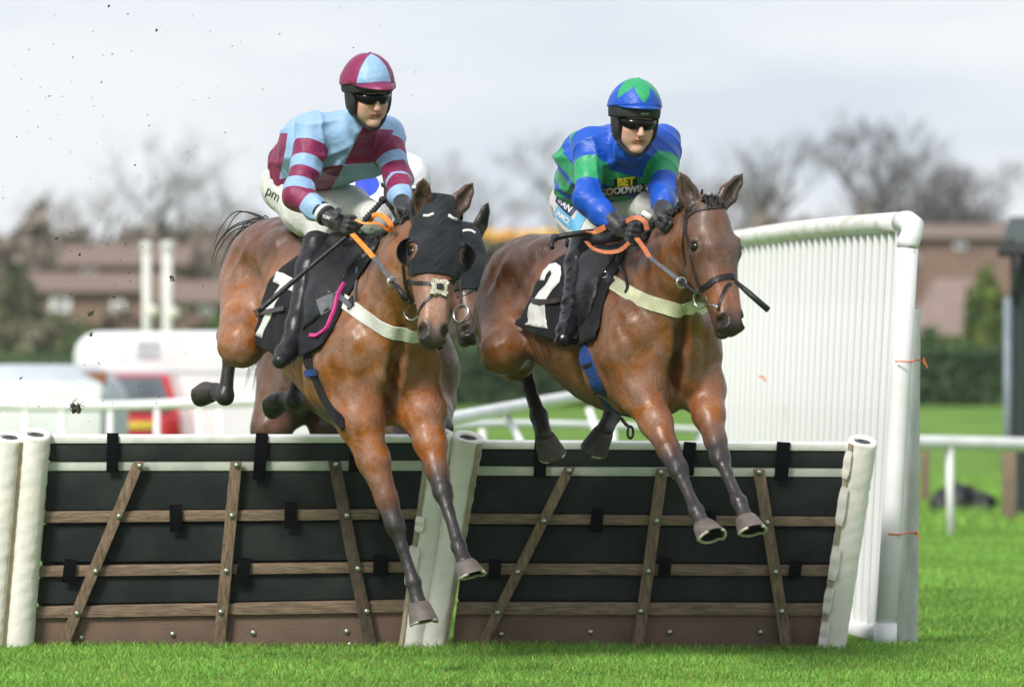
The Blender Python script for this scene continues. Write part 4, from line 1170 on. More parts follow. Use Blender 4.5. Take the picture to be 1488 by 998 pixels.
MB().tube([p0, p0*.6+p1*.4, p1], [.0085, .013, .0135], 10).build('rubber_tube', M_BLKLEATHER, B2, smooth=True)
p0, _ = hit(G2['bvh'], 1026, 437, .012); MB().tube([p0, P(1042, 446, 22.1)], [.007, .006], 8).build('bit', M_STEEL, B2, smooth=True)
B3 = tack_head(G3, dict(bit=(672, 455), label='brown bridle with white beaded browband on the half-hidden horse',
  straps=[('browband', [(668, 338), (680, 335), (690, 339)], .012, .004, M_WHITEPRINT),
          ('noseband', [(664, 430), (680, 424), (700, 414), (714, 408)], .020, .005, M_LEATHER),
          ('cheek_strap', [(668, 360), (668, 400), (670, 440)], .014, .004, M_LEATHER)],
  rings=[(672, 456, .042, -1)]))
# reins
def reins(label, loc, parts):
    r = empty('reins', P(*loc), label, 'reins')
    for nm, pts, w, th, m in parts: rein(nm, pts, w, th, m, r)
    return r
R1 = reins('orange rubber reins running to the hooded horse from the maroon jockey', (545, 375, 22.6), [
  ('rubber_grip', [(512, 341, 22.70), (528, 358, 22.62), (543, 375, 22.55)], .024, .005, M_ORANGE),
  ('rubber_grip', [(536, 322, 22.85), (545, 313, 22.80), (558, 316, 22.74), (568, 328, 22.72), (566, 336, 22.74)], .024, .005, M_ORANGE),
  ('rubber_grip', [(516, 320, 22.74), (530, 325, 22.72), (548, 325, 22.72), (562, 334, 22.74)], .010, .004, M_ORANGE),
  ('leather_rein', [(543, 375, 22.55), (558, 394, 22.46), (570, 410, 22.40)], .022, .005, M_GREYLEATHER),
  ('leather_rein', [(570, 410, 22.40), (584, 428, 22.36), (594, 440, 22.33)], .012, .005, M_BLKLEATHER)])
ring(MB(), P(571, 411, 22.39), .024, [.5, -1, 0], [0, 0, 1], .0045).build('rein_ring', M_STEEL, R1, smooth=True)
MB().tube([P(575, 414, 22.37), P(582, 424, 22.35), P(590, 436, 22.33)], .011, 8).build('rein_stop', M_BLKLEATHER, R1, smooth=True)
R2 = reins('tan rubber reins looping from the blue and green jockey to his horse', (940, 375, 22.4), [
  ('rubber_grip', [(925, 347, 22.50), (936, 362, 22.42), (944, 375, 22.36)], .022, .005, M_TAN),
  ('rubber_grip', [(852, 352, 22.72), (862, 362, 22.62), (880, 367, 22.54), (900, 364, 22.50), (914, 353, 22.52)], .018, .005, M_TAN),
  ('rubber_grip', [(850, 338, 22.78), (864, 337, 22.66), (880, 330, 22.62)], .026, .006, M_TAN),
  ('rubber_grip', [(910, 322, 22.60), (924, 317, 22.54), (936, 322, 22.52), (940, 334, 22.52)], .022, .005, M_TAN),
  ('leather_rein', [(944, 375, 22.36), (966, 392, 22.25), (988, 409, 22.18)], .020, .005, M_GREYLEATHER),
  ('leather_rein', [(988, 409, 22.18), (1004, 421, 22.13), (1014, 428, 22.1)], .016, .006, M_BLKLEATHER)])
ring(MB(), P(990, 411, 22.17), .022, [.5, -1, 0], [0, 0, 1], .0045).build('rein_ring', M_STEEL, R2, smooth=True)
# breast girths and neck straps
def girth(I, label, path, w, m, extra, cat='breast girth', name='breast_girth'):
    r = empty(name, hit(I['bv'], *path[len(path)//2])[0], label, cat)
    strap_on(MB(), I['bv'], path, w, .006, .002, 8, 4).build('web', m, r)
    for nm, p, w2, m2, off in extra: strap_on(MB(), I['bv'], p, w2, .005, off, 6, 2).build(nm, m2, r)
    return r
g1 = girth(G1, 'white elastic breast girth across the chest of the hooded horse', [(486, 427), (500, 438), (520, 452), (540, 466), (558, 478), (574, 484), (592, 487), (612, 486), (630, 478), (640, 466)], .062, M_WHITEWEB,
  [('buckle_strap', [(470, 418), (482, 424), (496, 433)], .030, M_BLKLEATHER, .008), ('buckle_strap', [(508, 444), (512, 441), (516, 437)], .055, M_BLKLEATHER, .008),
   ('buckle_strap', [(496, 432), (506, 440), (514, 447)], .024, M_GREYLEATHER, .010), ('neck_strap', [(523, 352), (521, 380), (520, 410), (518, 438)], .017, M_GREYLEATHER, .006)])
c, n = hit(G1['bv'], 483, 423, .016)
ring(MB(), c, .018, n, [0, 0, 1], .003, .8, 16).build('buckle', M_STEEL, g1)
g2 = girth(G2, 'cream elastic breast girth across the chest of the bare-headed horse', [(886, 408), (900, 417), (920, 429), (945, 440), (970, 447), (990, 451), (1010, 448), (1026, 440), (1034, 430)], .064, M_CREAM,
  [('buckle_strap', [(868, 398), (880, 403), (892, 412)], .034, M_BLKLEATHER, .008), ('neck_strap', [(912, 352), (900, 366), (899, 384), (910, 400), (915, 414), (911, 427)], .015, M_BLKLEATHER, .010)])
c, n = hit(G2['bv'], 880, 403, .016); ring(MB(), c, .018, n, [0, 0, 1], .003, .8, 16).build('buckle', M_STEEL, g2)
def bellyband(I, label, path, w, m, extra):
    r = empty('girth', hit(I['bv'], *path[1])[0], label, 'girth')
    strap_on(MB(), I['bv'], path, w, .006, .002, 8, 4).build('web', m, r)
    for nm, p, w2, m2 in extra: strap_on(MB(), I['bv'], p, w2, .005, .009, 4, 2).build(nm, m2, r)
bellyband(G2, 'bright blue webbing girth round the belly of the right horse', [(838, 478), (846, 498), (856, 530), (870, 565), (888, 592), (906, 608), G2['T'](.22, .05, .88)], .082, M_BLUEWEB,
  [('keeper', [(850, 532), (862, 528)], .012, M_BLKCLOTH), ('keeper', [(866, 570), (878, 565)], .012, M_BLKCLOTH)])
bellyband(G1, 'black webbing girth with a blue patch under the left horse', [(445, 515), (456, 545), (470, 575), (484, 600), (494, 616), G1['T'](.22, .05, .88)], .062, M_BLKCLOTH, [('blue_patch', [(446, 543), (462, 540)], .03, M_BLUEWEB)])
rib_ = MB(); rib_.tube([P(903, 608, 22.95), P(909, 616, 22.9), P(914, 620, 22.9)], .008, 6); ring(rib_, P(916, 628, 22.9), .026, [.6, -1, 0], [0, 0, 1], .006, .55).build('strap_loop', M_BLKLEATHER, None)
o = bpy.data.objects['strap_loop']; tag(o, 'small black strap loop dangling below the blue girth', 'strap')
# saddle cloths with numbers
def saddlecloth(I, label, out, num, shape_lift=.010):
    ch = Chart(I); r = empty('saddlecloth', hit(I['bv'], *out[0])[0], label, 'saddlecloth')
    o, pl = ch.cloth('cloth', out, M_BLKCLOTH, r, shape_lift, .03, wave=.0022)
    ch.cloth('cloth', None, M_BLKCLOTH, r, shape_lift, .03, mirror=True, extra=pl)
    ch.cloth('number_print', num, M_WHITEPRINT, r, shape_lift+.0075, .03, thick=.001, wave=.0022)
    return ch, r
ch1, sc1 = saddlecloth(G1, 'black saddlecloth printed with a white 7 on the left horse',
  [(470, 348), (440, 372), (412, 390), (392, 415), (384, 440), (374, 475), (369, 498), (384, 508), (406, 515), (440, 517), (470, 505), (486, 480), (500, 440), (530, 385), (540, 350), (505, 340)],
  [(406, 398), (440, 414), (436, 430), (419, 422), (400, 455), (384, 492), (375, 487), (390, 455), (405, 425), (411, 417), (400, 412)])
ch2, sc2 = saddlecloth(G2, 'black saddlecloth printed with a white 2 on the right horse',
  [(862, 345), (830, 368), (806, 382), (794, 398), (775, 432), (748, 471), (776, 486), (809, 497), (842, 502), (866, 490), (880, 440), (900, 395), (912, 355), (885, 342)],
  [(800, 387), (810, 386), (818, 391), (819, 401), (816, 412), (807, 423), (800, 436), (797, 447), (797, 463), (799, 478), (763, 472), (772, 455), (779, 440), (790, 422), (800, 412), (806, 403), (803, 397), (797, 403), (795, 411), (788, 411), (792, 397)])
# saddles: seat, flap, binding
def saddle(I, label, flap, bind, bm_, seatx=.10):
    ch = Chart(I); r = empty('saddle', I['T'](seatx, 0, 1.6), label, 'saddle')
    f = Field(); T = I['T']; Rr = np.stack([I['F'], I['L'], I['U']], 1)
    f.cap(T(seatx-.16, 0, 1.58), T(seatx+.10, 0, 1.60), .055, .05, .05, flat=(I['L'], 2.0)); f.cap(T(seatx-.20, -.09, 1.575), T(seatx-.20, .09, 1.575), .04, .04, .04)
    f.cap(T(seatx+.16, -.03, 1.63), T(seatx+.16, .03, 1.63), .045, .045, .04)
    meshfield(f, .008, 'seat', M_BLKLEATHER, r, color=False)
    o, pl = ch.cloth('flap', flap, M_BLKLEATHER, r, .020, .03, thick=.006); ch.cloth('flap', None, M_BLKLEATHER, r, .020, .03, mirror=True, thick=.006, extra=pl)
    if bind: strap_on(MB(), I['bv'], bind, .016, .012, .016, 6, 2).build('binding', bm_, r)
    return r
s1 = saddle(G1, 'black racing saddle with a pink bound pad under the maroon jockey', [(476, 372), (505, 356), (528, 350), (520, 378), (505, 402), (496, 425), (488, 450), (462, 470), (446, 480), (446, 440), (452, 400)],
  [(505, 415), (500, 424), (494, 440), (488, 460), (481, 478), (470, 488), (456, 488)], M_PINK)
strap_on(MB(), G1['bv'], [(466, 450), (478, 444), (488, 440)], .09, .004, .017, 4).build('grey_pad', M_GREYLEATHER, s1)
s2 = saddle(G2, 'black racing saddle under the blue and green jockey', [(850, 372), (880, 362), (905, 358), (896, 378), (880, 405), (872, 430), (862, 460), (846, 478), (838, 470), (840, 420)], None, None)
for I, path, lab in ((G1, [(372, 456), (390, 454), (412, 451), (420, 449)], 'dark brown punched stirrup leather end trailing over the white 7'), (G2, [(780, 438), (795, 440), (812, 440), (820, 438)], 'brown stirrup leather end lying across the white 2')):
    tag(strap_on(MB(), I['bv'], path, .022, .004, .024, 4).build('stirrup_leather', M_LEATHER, None), lab, 'strap')
# whips
def whip(label, pts, rs, knob):
    r = empty('whip', P(*pts[0]), label, 'whip')
    q = spline([P(*p) for p in pts], 6); k = len(q)
    MB().tube(q, list(np.interp(np.linspace(0, 1, k), np.linspace(0, 1, len(rs)), rs)), 10).build('shaft', M_BLKLEATHER, r, smooth=True)
    mb = MB(); a, b = P(*knob[0]), P(*knob[1])
    for t in np.linspace(0, 1, 9): mb.lathe(a+(b-a)*t, b-a, [(.009, -.004), (.0125, 0), (.009, .004)], 10)
    mb.build('grip', M_FOAM, r, smooth=True); MB().ball(a, .018, 10).build('cap', M_BLKLEATHER, r, smooth=True)
whip('long black whip held low in the maroon jockey\'s right hand', [(556, 292, 22.86), (526, 325, 22.80), (470, 372, 22.78), (420, 414, 22.75), (375, 453, 22.72)], [.010, .010, .010, .012, .012], [(556, 291, 22.86), (530, 318, 22.81)])
whip('short black whip gripped sideways by the blue and green jockey', [(803, 348, 22.76), (818, 343, 22.74), (850, 338, 22.74), (890, 332, 22.76), (936, 316, 22.74)], [.013, .014, .013, .010, .010], [(806, 346, 22.75), (846, 339, 22.74)])
MB().tube([P(805, 346, 22.68), P(801, 356, 22.67), P(803, 361, 22.66)], .010, 8).build('whip_loop', M_BLKLEATHER, bpy.data.objects['whip.001'], smooth=True)
MB().tube([P(934, 309, 22.62), P(946, 317, 22.60)], [.012, .014], 10).build('white_cap', M_WHITEPRINT, bpy.data.objects['whip.001'], smooth=True)
# manes, forelock, tail
def mane(I, pts, n, ln, r, seed, name='mane'):
    rs = random.Random(seed); mb = MB(); q = spline(pts, 10)
    for i in range(n):
        t = rs.random()*(len(q)-1.001); k = int(t); b = q[k]+(q[k+1]-q[k])*(t-k)
        b = near(I['bvh'], b)[0]+np.array([rs.uniform(-.01, .01) for _ in range(3)])
        d = I['U']*rs.uniform(.2, 1)-I['L']*rs.uniform(-.5, 1.)+np.array([rs.uniform(-.5, .5) for _ in range(3)]); d = unit(d)*ln*rs.uniform(.4, 1)
        mb.tube([b, b+d*.5+I['U']*.004, b+d*.9-I['U']*ln*.35], [r, r*.8, .001], 4)
    return mb.build(name, M_HAIR, I['root'], smooth=True)
mane(G2, [G2['pr'](0, -.09, 0), P(975, 305, 22.6), P(957, 322, 22.75), P(935, 345, 22.9), P(915, 352, 23.0)], 420, .045, .007, 1)
mane(G1, [G1['pr'](0, -.09, 0), P(602, 318, 22.75), P(580, 335, 22.9), P(555, 350, 23.1), P(538, 358, 23.2)], 420, .05, .007, 2)
mb = MB(); rs = random.Random(5)
for i in range(70):      # forelock of the bare-headed horse
    b = near(G2['bvh'], G2['pr'](rs.uniform(-.03, .03), -.02, rs.uniform(-.02, .04)))[0]
    d = G2['N']*.6+G2['S']*rs.uniform(-.5, .5)+G2['U']*rs.uniform(-.1, .55)
    mb.tube([b-G2['N']*.01, b+unit(d)*.016, b+unit(d)*.022+G2['A']*rs.uniform(-.015, .04)], [.007, .005, .001], 4)
mb.build('forelock', M_HAIR, G2['root'], smooth=True)
for I, sd_, n_, up_ in ((G1, 11, 18, .1), (G3, 13, 60, -1.2), (G2, 12, 90, -4.)):
    mb = MB(); rs = random.Random(sd_); b0 = I['T'](-.86, 0, 1.50)
    for i in range(n_):
        b = b0+np.array([rs.uniform(-.02, .02) for _ in range(3)])
        s = rs.uniform(.5, 1.0); dx = rs.uniform(-.07, .07); dz = rs.uniform(-.05, .05)
        if I is G2: q_ = [b, b-I['F']*.04*s-I['U']*.05+I['L']*(.03+dx*.3), b-I['F']*.03-I['U']*.25*s+I['L']*(.10+dx), b-I['U']*.5*s+I['L']*(.12+dx)]
        else: q_ = [b, b-I['F']*.12*s+I['U']*(.02*up_+dz*.3)+I['L']*dx*.4, b-I['F']*.20*s+I['U']*(-.03+dz+.04*up_)+I['L']*(dx-.05), b-I['F']*.24*s+I['U']*(-.12+dz+.06*up_)+I['L']*(dx*1.5-.08), b-I['F']*.25*s+I['U']*(-.24*s+dz+.06*up_)+I['L']*(dx*1.5-.10)]
        q_ = spline(q_, 4); mb.tube(q_, list(np.linspace(.0045, .0012, len(q_))), 4)
    mb.build('tail', M_HAIR, I['root'], smooth=True)
# ---------------------------------------------------------------- print on clothing
def flat_box(w, h, sl=0): return grid2d([(-w/2, -h/2), (w/2, -h/2), (w/2+sl, h/2), (-w/2+sl, h/2)], .015)
up, xx = np.array([0, 0, 1.]), np.array([1., 0, .10])
def printed(root, bvh, txt, c, size, m, ux=xx, off=.0, back=None, bw=None, lift=.003, shear=0., uy=None):
    ux = np.asarray(ux, float); uy = unit(np.cross(np.cross(ux, up), ux)) if uy is None else np.asarray(uy, float)
    if back is not None:
        V, F = flat_box(*bw); decal('print_panel', V, F, bvh, c, ux, uy, back, root, lift)
    V, F = text_geo(txt, size, off, shear); decal('lettering', V, F, bvh, c, ux, uy, m, root, lift+.0015)
sb2 = [o for o in J2['root'].children if o.name.startswith('silks')][0]
printed(sb2, J2['sbv'], 'GOODWIN', (905, 277), .040, M_WHTPRINT, off=.0022, back=M_BLKPRINT, bw=(.206, .042), shear=.06, lift=.0035)
V, F = grid2d([(.0145*math.cos(a), .017*math.sin(a)) for a in np.linspace(0, 2*math.pi, 20, endpoint=False)], .02)
decal('red_disc', V, F, J2['sbv'], (888, 279), xx, up, M_REDPRINT, sb2, .0042)
printed(sb2, J2['sbv'], 'BET', (909, 265), .046, M_YELPRINT, off=.0024, back=M_BLKPRINT, bw=(.102, .038), lift=.0055, shear=.1)
br2 = [o for o in J2['root'].children if o.name.startswith('breeches')][0]
ux = unit([.55, -.5, -.45])
printed(br2, J2['bbv'], 'IRAN', (820, 297), .042, M_WHTPRINT, ux=[.75, -.3, -.55], off=.001, back=M_NAVYPRINT, bw=(.13, .05))
printed(br2, J2['bbv'], 'JAMCI.', (818, 316), .034, M_WHTPRINT, ux=[.75, -.3, -.55], off=.001, back=M_CYANPRINT, bw=(.13, .048))
V, F = flat_box(.05, .10, .03); decal('stripe_print', V, F, J2['bbv'], (836, 322), [.75, -.3, -.55], up, M_CYANPRINT, br2, .003)
br1 = [o for o in J1['root'].children if o.name.startswith('breeches')][0]
printed(br1, J1['bbv'], 'pm', (397, 282), .07, M_BLKPRINT, ux=[.75, -.2, -.45], off=-.0005)
gl1 = [o for o in J1['root'].children if o.name.startswith('glove')][0]
printed(gl1, J1['gbv'], 'TON', (474, 316), .018, M_WHTPRINT, ux=[.9, -.3, -.25], off=.0004, lift=.002)
# striped cuff band
a = J1['arm_r']; d = unit(a[2]-a[1]); mb = MB(); mb2 = MB()
for t, m_ in ((.035, mb), (.055, mb2), (.075, mb)): m_.lathe(a[2]-d*(t+.012), d, [(.046, -.0095), (.049, 0), (.046, .0095)], 20)
sl1 = [o for o in J1['root'].children if o.name.startswith('silks')][0]
mb.build('cuff_band', M_FOAM, sl1, smooth=True); mb2.build('cuff_stripe', M_WHTPRINT, sl1, smooth=True)

# ================================================================== GROUND
def terrain(x, y):
    t = max(0, min(1, (y-62)/50)); return 1.0*t*t*(3-2*t)
def groundz(px, py): pass
m, n, l, b = newmat('turf')
b.inputs['Roughness'].default_value = .9; b.inputs['Specular IOR Level'].default_value = .15
t = n.new('ShaderNodeTexCoord')
n1 = n.new('ShaderNodeTexNoise'); n1.inputs['Scale'].default_value = .9; n1.inputs['Detail'].default_value = 6
n2 = n.new('ShaderNodeTexNoise'); n2.inputs['Scale'].default_value = 14; n2.inputs['Detail'].default_value = 6
l.new(t.outputs['Object'], n1.inputs['Vector']); l.new(t.outputs['Object'], n2.inputs['Vector'])
ad = n.new('ShaderNodeMath'); ad.operation = 'MULTIPLY_ADD'; ad.inputs[1].default_value = .6; l.new(n2.outputs['Fac'], ad.inputs[0]); l.new(n1.outputs['Fac'], ad.inputs[2])
r = n.new('ShaderNodeValToRGB'); r.color_ramp.elements[0].position = .6; r.color_ramp.elements[1].position = 1.0
r.color_ramp.elements[0].color = (.065, .145, .016, 1); r.color_ramp.elements[1].color = (.16, .29, .045, 1)
l.new(ad.outputs[0], r.inputs['Fac']); l.new(r.outputs[0], b.inputs['Base Color'])
bp = n.new('ShaderNodeBump'); bp.inputs['Strength'].default_value = .8; bp.inputs['Distance'].default_value = .05; l.new(n2.outputs['Fac'], bp.inputs['Height']); l.new(bp.outputs[0], b.inputs['Normal'])
M_TURF = m
ys = [-60, 0, 15, 20, 25, 30, 40, 50, 62, 70, 80, 90, 100, 112, 150, 250, 340, 420]; xs = [-250, -150, -100, -40, -15, 0, 15, 40, 100, 150, 250]
V = [(x, y, terrain(x, y)) for y in ys for x in xs]; w = len(xs)
F = [(j*w+i, j*w+i+1, (j+1)*w+i+1, (j+1)*w+i) for j in range(len(ys)-1) for i in range(w-1)]
tag(mesh_np('ground', V, F, M_TURF), kind='structure')
# grass blades: thick and sharp round the hurdles, coarser further out
m, n, l, b = newmat('grass_blade')
b.inputs['Roughness'].default_value = .55; b.inputs['Specular IOR Level'].default_value = .25
a = n.new('ShaderNodeAttribute'); a.attribute_name = 'Col'; l.new(a.outputs['Color'], b.inputs['Base Color'])
tr = n.new('ShaderNodeBsdfTranslucent'); l.new(a.outputs['Color'], tr.inputs['Color']); ms = n.new('ShaderNodeMixShader'); ms.inputs[0].default_value = .3
l.new(b.outputs[0], ms.inputs[1]); l.new(tr.outputs[0], ms.inputs[2]); l.new(ms.outputs[0], n['Material Output'].inputs['Surface'])
M_BLADE = m
def blades(name, N, x0, x1, y0, y1, h0, h1, wd, seed, label=None):
    r = np.random.RandomState(seed)
    x = r.uniform(x0, x1, N); y = r.uniform(y0, y1, N)
    pat = .5+.5*np.sin(x*2.1+1.3*np.sin(y*1.7))*np.sin(y*2.7+x)
    h = r.uniform(h0, h1, N)*(.75+.5*pat); an = r.uniform(0, 2*math.pi, N); le = r.uniform(.1, .9, N)*h; la = r.uniform(0, 2*math.pi, N)
    z = np.array([terrain(0, q) for q in y]) if y1 > 60 else np.zeros(N)
    wv = np.stack([np.cos(an), np.sin(an), 0*an], 1)*wd*r.uniform(.6, 1.3, N)[:, None]; lv = np.stack([np.cos(la), np.sin(la), 0*la], 1)*le[:, None]
    b0 = np.stack([x, y, z-.004], 1); up = np.array([0, 0, 1.])
    mid = b0+lv*.35+up*h[:, None]*.6; tip = b0+lv+up*h[:, None]*(.98)
    V = np.stack([b0-wv, b0+wv, mid-wv*.8, mid+wv*.8, tip], 1).reshape(-1, 3)
    o5 = (np.arange(N)*5)[:, None]
    F = np.concatenate([o5+np.array([[0, 1, 3]]), o5+np.array([[0, 3, 2]]), o5+np.array([[2, 3, 4]])])
    o = mesh_np(name, V, F.astype(np.int32), M_BLADE, smooth=False)
    base = np.array([.225, .44, .075]); c = base*(r.uniform(.55, 1.35, N)[:, None])*(.8+.35*pat[:, None]); k = r.rand(N) < .06; c[k] = np.array([.30, .30, .08])*r.uniform(.6, 1.1, k.sum())[:, None]
    c[:, 0] *= r.uniform(.75, 1.3, N)
    c = np.repeat(c, 5, 0)
    set_col(o, c); return tag(o, kind='stuff', label=label)
blades('grass', 170000, -2.6, 2.9, 21.4, 26.2, .018, .045, .0028, 1, 'short bright green turf in front of the hurdles')
blades('grass', 120000, 1.2, 5.6, 25.6, 46, .02, .05, .0042, 2, 'green turf stretching behind the hurdle wing')
blades('grass', 9000, -2.7, 2.0, 24.80, 25.12, .025, .06, .003, 3, 'longer grass tufts along the hurdle base')
blades('grass', 40000, 1.0, 12, 46, 70, .04, .12, .012, 4, 'turf beyond the running rail')

blades('grass', 60000, -5.2, -2.6, 20.4, 27.5, .018, .045, .0034, 5, 'turf beyond the left end of the hurdles')
blades('grass', 50000, 2.9, 5.6, 20.4, 25.6, .018, .045, .0034, 6, 'turf in front of the wing, to its right')
blades('grass', 50000, -2.6, 1.2, 25.2, 31, .018, .045, .0034, 7, 'turf behind the hurdles')

# ================================================================== HURDLES
M_HBLACK = mat('black_green_padding_cloth', (.034, .042, .039), .88, (.010, .014, .013), 4, detail=9, bump=.6, bscale=260, lo=.45, hi=.85)
M_HWHITE = mat('white_painted_rail', (.80, .80, .78), .5, (.66, .66, .63), 10, bump=.2, bscale=40)
M_HCREAM = mat('pale_green_white_vinyl', (.60, .62, .56), .5, (.46, .48, .43), 7, bump=.3, bscale=25)
M_ROLL = mat('cream_vinyl_padding', (.88, .84, .80), .42, (.76, .72, .66), 5, bump=1., bscale=11, detail=6, stretch=(1, 1, .6), lo=.3, hi=.7)
M_ROLLTAPE = mat('dirty_beige_seam', (.42, .36, .25), .7, (.30, .25, .17), 20, bump=.3)
M_WOOD = mat('weathered_wood', (.30, .215, .145), .8, (.13, .088, .058), 9, bump=.7, bscale=22, stretch=(1.2, 10, 10), lo=.3, hi=.7)
M_WOODV = mat('weathered_batten_wood', (.27, .19, .125), .8, (.12, .08, .052), 9, bump=.7, bscale=22, stretch=(7, 7, 1.2), lo=.3, hi=.7)
M_WOODD = mat('dark_batten_wood', (.13, .09, .062), .8, (.05, .036, .027), 9, bump=.7, bscale=22, stretch=(7, 7, 1.2), lo=.3, hi=.7)  # same batten wood in a darker tone
M_BASE = mat('brown_base_board', (.20, .125, .09), .8, (.13, .085, .063), 5, bump=.5, bscale=140, lo=.3, hi=.75)
M_BOLT = mat('zinc_bolt', (.45, .5, .42), .35, (.3, .34, .28), 60, metal=.8)
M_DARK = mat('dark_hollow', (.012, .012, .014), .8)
M_FOAMG = mat('grey_foam_core', (.05, .05, .055), .9, (.09, .09, .10), 40, bump=.5)
M_VELCRO = mat('black_velcro', (.004, .004, .005), 1.0, (.007, .007, .008), 90, bump=.8, bscale=200, spec=.1)
LEAN = math.radians(10); HB = 25.0
HN = np.array([0, -math.cos(LEAN), -math.sin(LEAN)]); HO = np.array([0, HB, 0.])       # panel normal towards the landing side
def hp(px, py, off=0.):
    """point of the leaning hurdle plane (moved off along its normal)"""
    d = ray(px, py); o = HO+HN*off; t = np.dot(o-CAM, HN)/np.dot(d, HN); return CAM+d*t
def plank(name, quad, t0, t1, m, parent, bevel=.004, **kw):
    """quad: px corners (tl, tr, br, bl)"""
    q = [hp(x, y) for x, y in quad]
    return MB().hexa([p+HN*t0 for p in q], [p+HN*t1 for p in q]).build(name, m, parent, bevel=bevel)
def roll(label, xt, xb, yt, yb, rt, rb, group='padded rolls at the hurdle ends', tears=(), tape=1, seed=0):
    """padded cream tube from foot (xb,yb) to top (xt,yt)"""
    rs = random.Random(seed)
    a, c = hp(xb, yb, .05), hp(xt, yt, .05); a = a*1.; ax = unit(c-a); L_ = np.linalg.norm(c-a)
    root = empty('padded_roll', a, label, 'padding', group)
    u = unit(np.cross(ax, [0, -1, 0])); w = np.cross(ax, u)
    if w[1] > 0: w = -w
    mb = MB(); n, m = 28, 46; sc = FPX/25
    for i in range(m+1):
        t = i/m; r = ((1-t)*rb+t*rt)/sc
        for k in range(n):
            an = 2*math.pi*k/n
            rr = r*(1+.018*math.sin(t*38+3*math.sin(an*2+seed)+seed)*math.sin(an*1+seed)+.02*math.sin(t*90+an*3)-.05*math.exp(-((t-.43)/.012)**2)-.05*math.exp(-((t-.76)/.012)**2))
            mb.v.append(tuple(a+ax*L_*t*1.0+rr*(math.cos(an)*u+math.sin(an)*w*.92)))
    top = m*n
    for i in range(m):
        for k in range(n): mb.f.append((i*n+k, i*n+(k+1) % n, (i+1)*n+(k+1) % n, (i+1)*n+k))
    cen = c
    for k in range(n):      # the cut end is sliced towards the landing side
        p_ = np.array(mb.v[top+k]); mb.v[top+k] = tuple(p_-ax*(.24*np.dot(p_-cen, w)))
    for q, dd in ((.80, .006), (.62, -.004), (.58, -.05)):
        for k in range(n): mb.v.append(tuple(cen+(np.array(mb.v[top+k])-cen)*q+ax*dd))
    for j in range(3):
        s0 = top if j == 0 else (m+1)*n+(j-1)*n
        s1 = (m+1)*n+j*n
        for k in range(n): mb.f.append((s0+k, s0+(k+1) % n, s1+(k+1) % n, s1+k))
    mb.build('vinyl_cover', M_ROLL, root, smooth=True)
    r = rt/sc
    MB().lathe(c-ax*.06, ax, [(r*.60, 0), (r*.60, .052), (r*.50, .060), (r*.42, .052), (r*.40, .0)], 20, sy=.92).build('foam_core', M_FOAMG, root, smooth=True)
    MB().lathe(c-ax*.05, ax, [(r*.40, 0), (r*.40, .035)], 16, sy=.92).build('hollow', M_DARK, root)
    if tape:
        d_ = unit(u*.80*tape-w*0+w*.62)
        pts, nr = [], []
        for i in range(25):
            t = i/24; rr = ((1-t)*rb+t*rt)/sc*1.03; pts.append(a+ax*L_*t*.985+d_*rr); nr.append(d_)
        ribbon(MB(), pts, nr, .030, .004).build('seam_tape', M_ROLLTAPE, root)
    for (t0, t1, ang, wd) in tears:      # loose flaps of torn cover
        d_ = unit(u*math.cos(ang)+w*math.sin(ang)); pts, nr = [], []; nn_ = 20
        for i in range(nn_+1):
            t = t0+(t1-t0)*i/nn_; rr = ((1-t)*rb+t*rt)/sc*1.02; pts.append(a+ax*L_*t+d_*(rr+.0015*math.sin(i*.6)+.004)); nr.append(unit(d_+w*.06*math.sin(i*.35+seed)))
        ribbon(MB(), pts, nr, [wd*(1-.25*max(0, (1-min(i, nn_-i)/3)))*(1+.02*math.sin(i*1.1)) for i in range(nn_+1)], .006).build('loose_flap', M_ROLL, root, bevel=0)
    return root
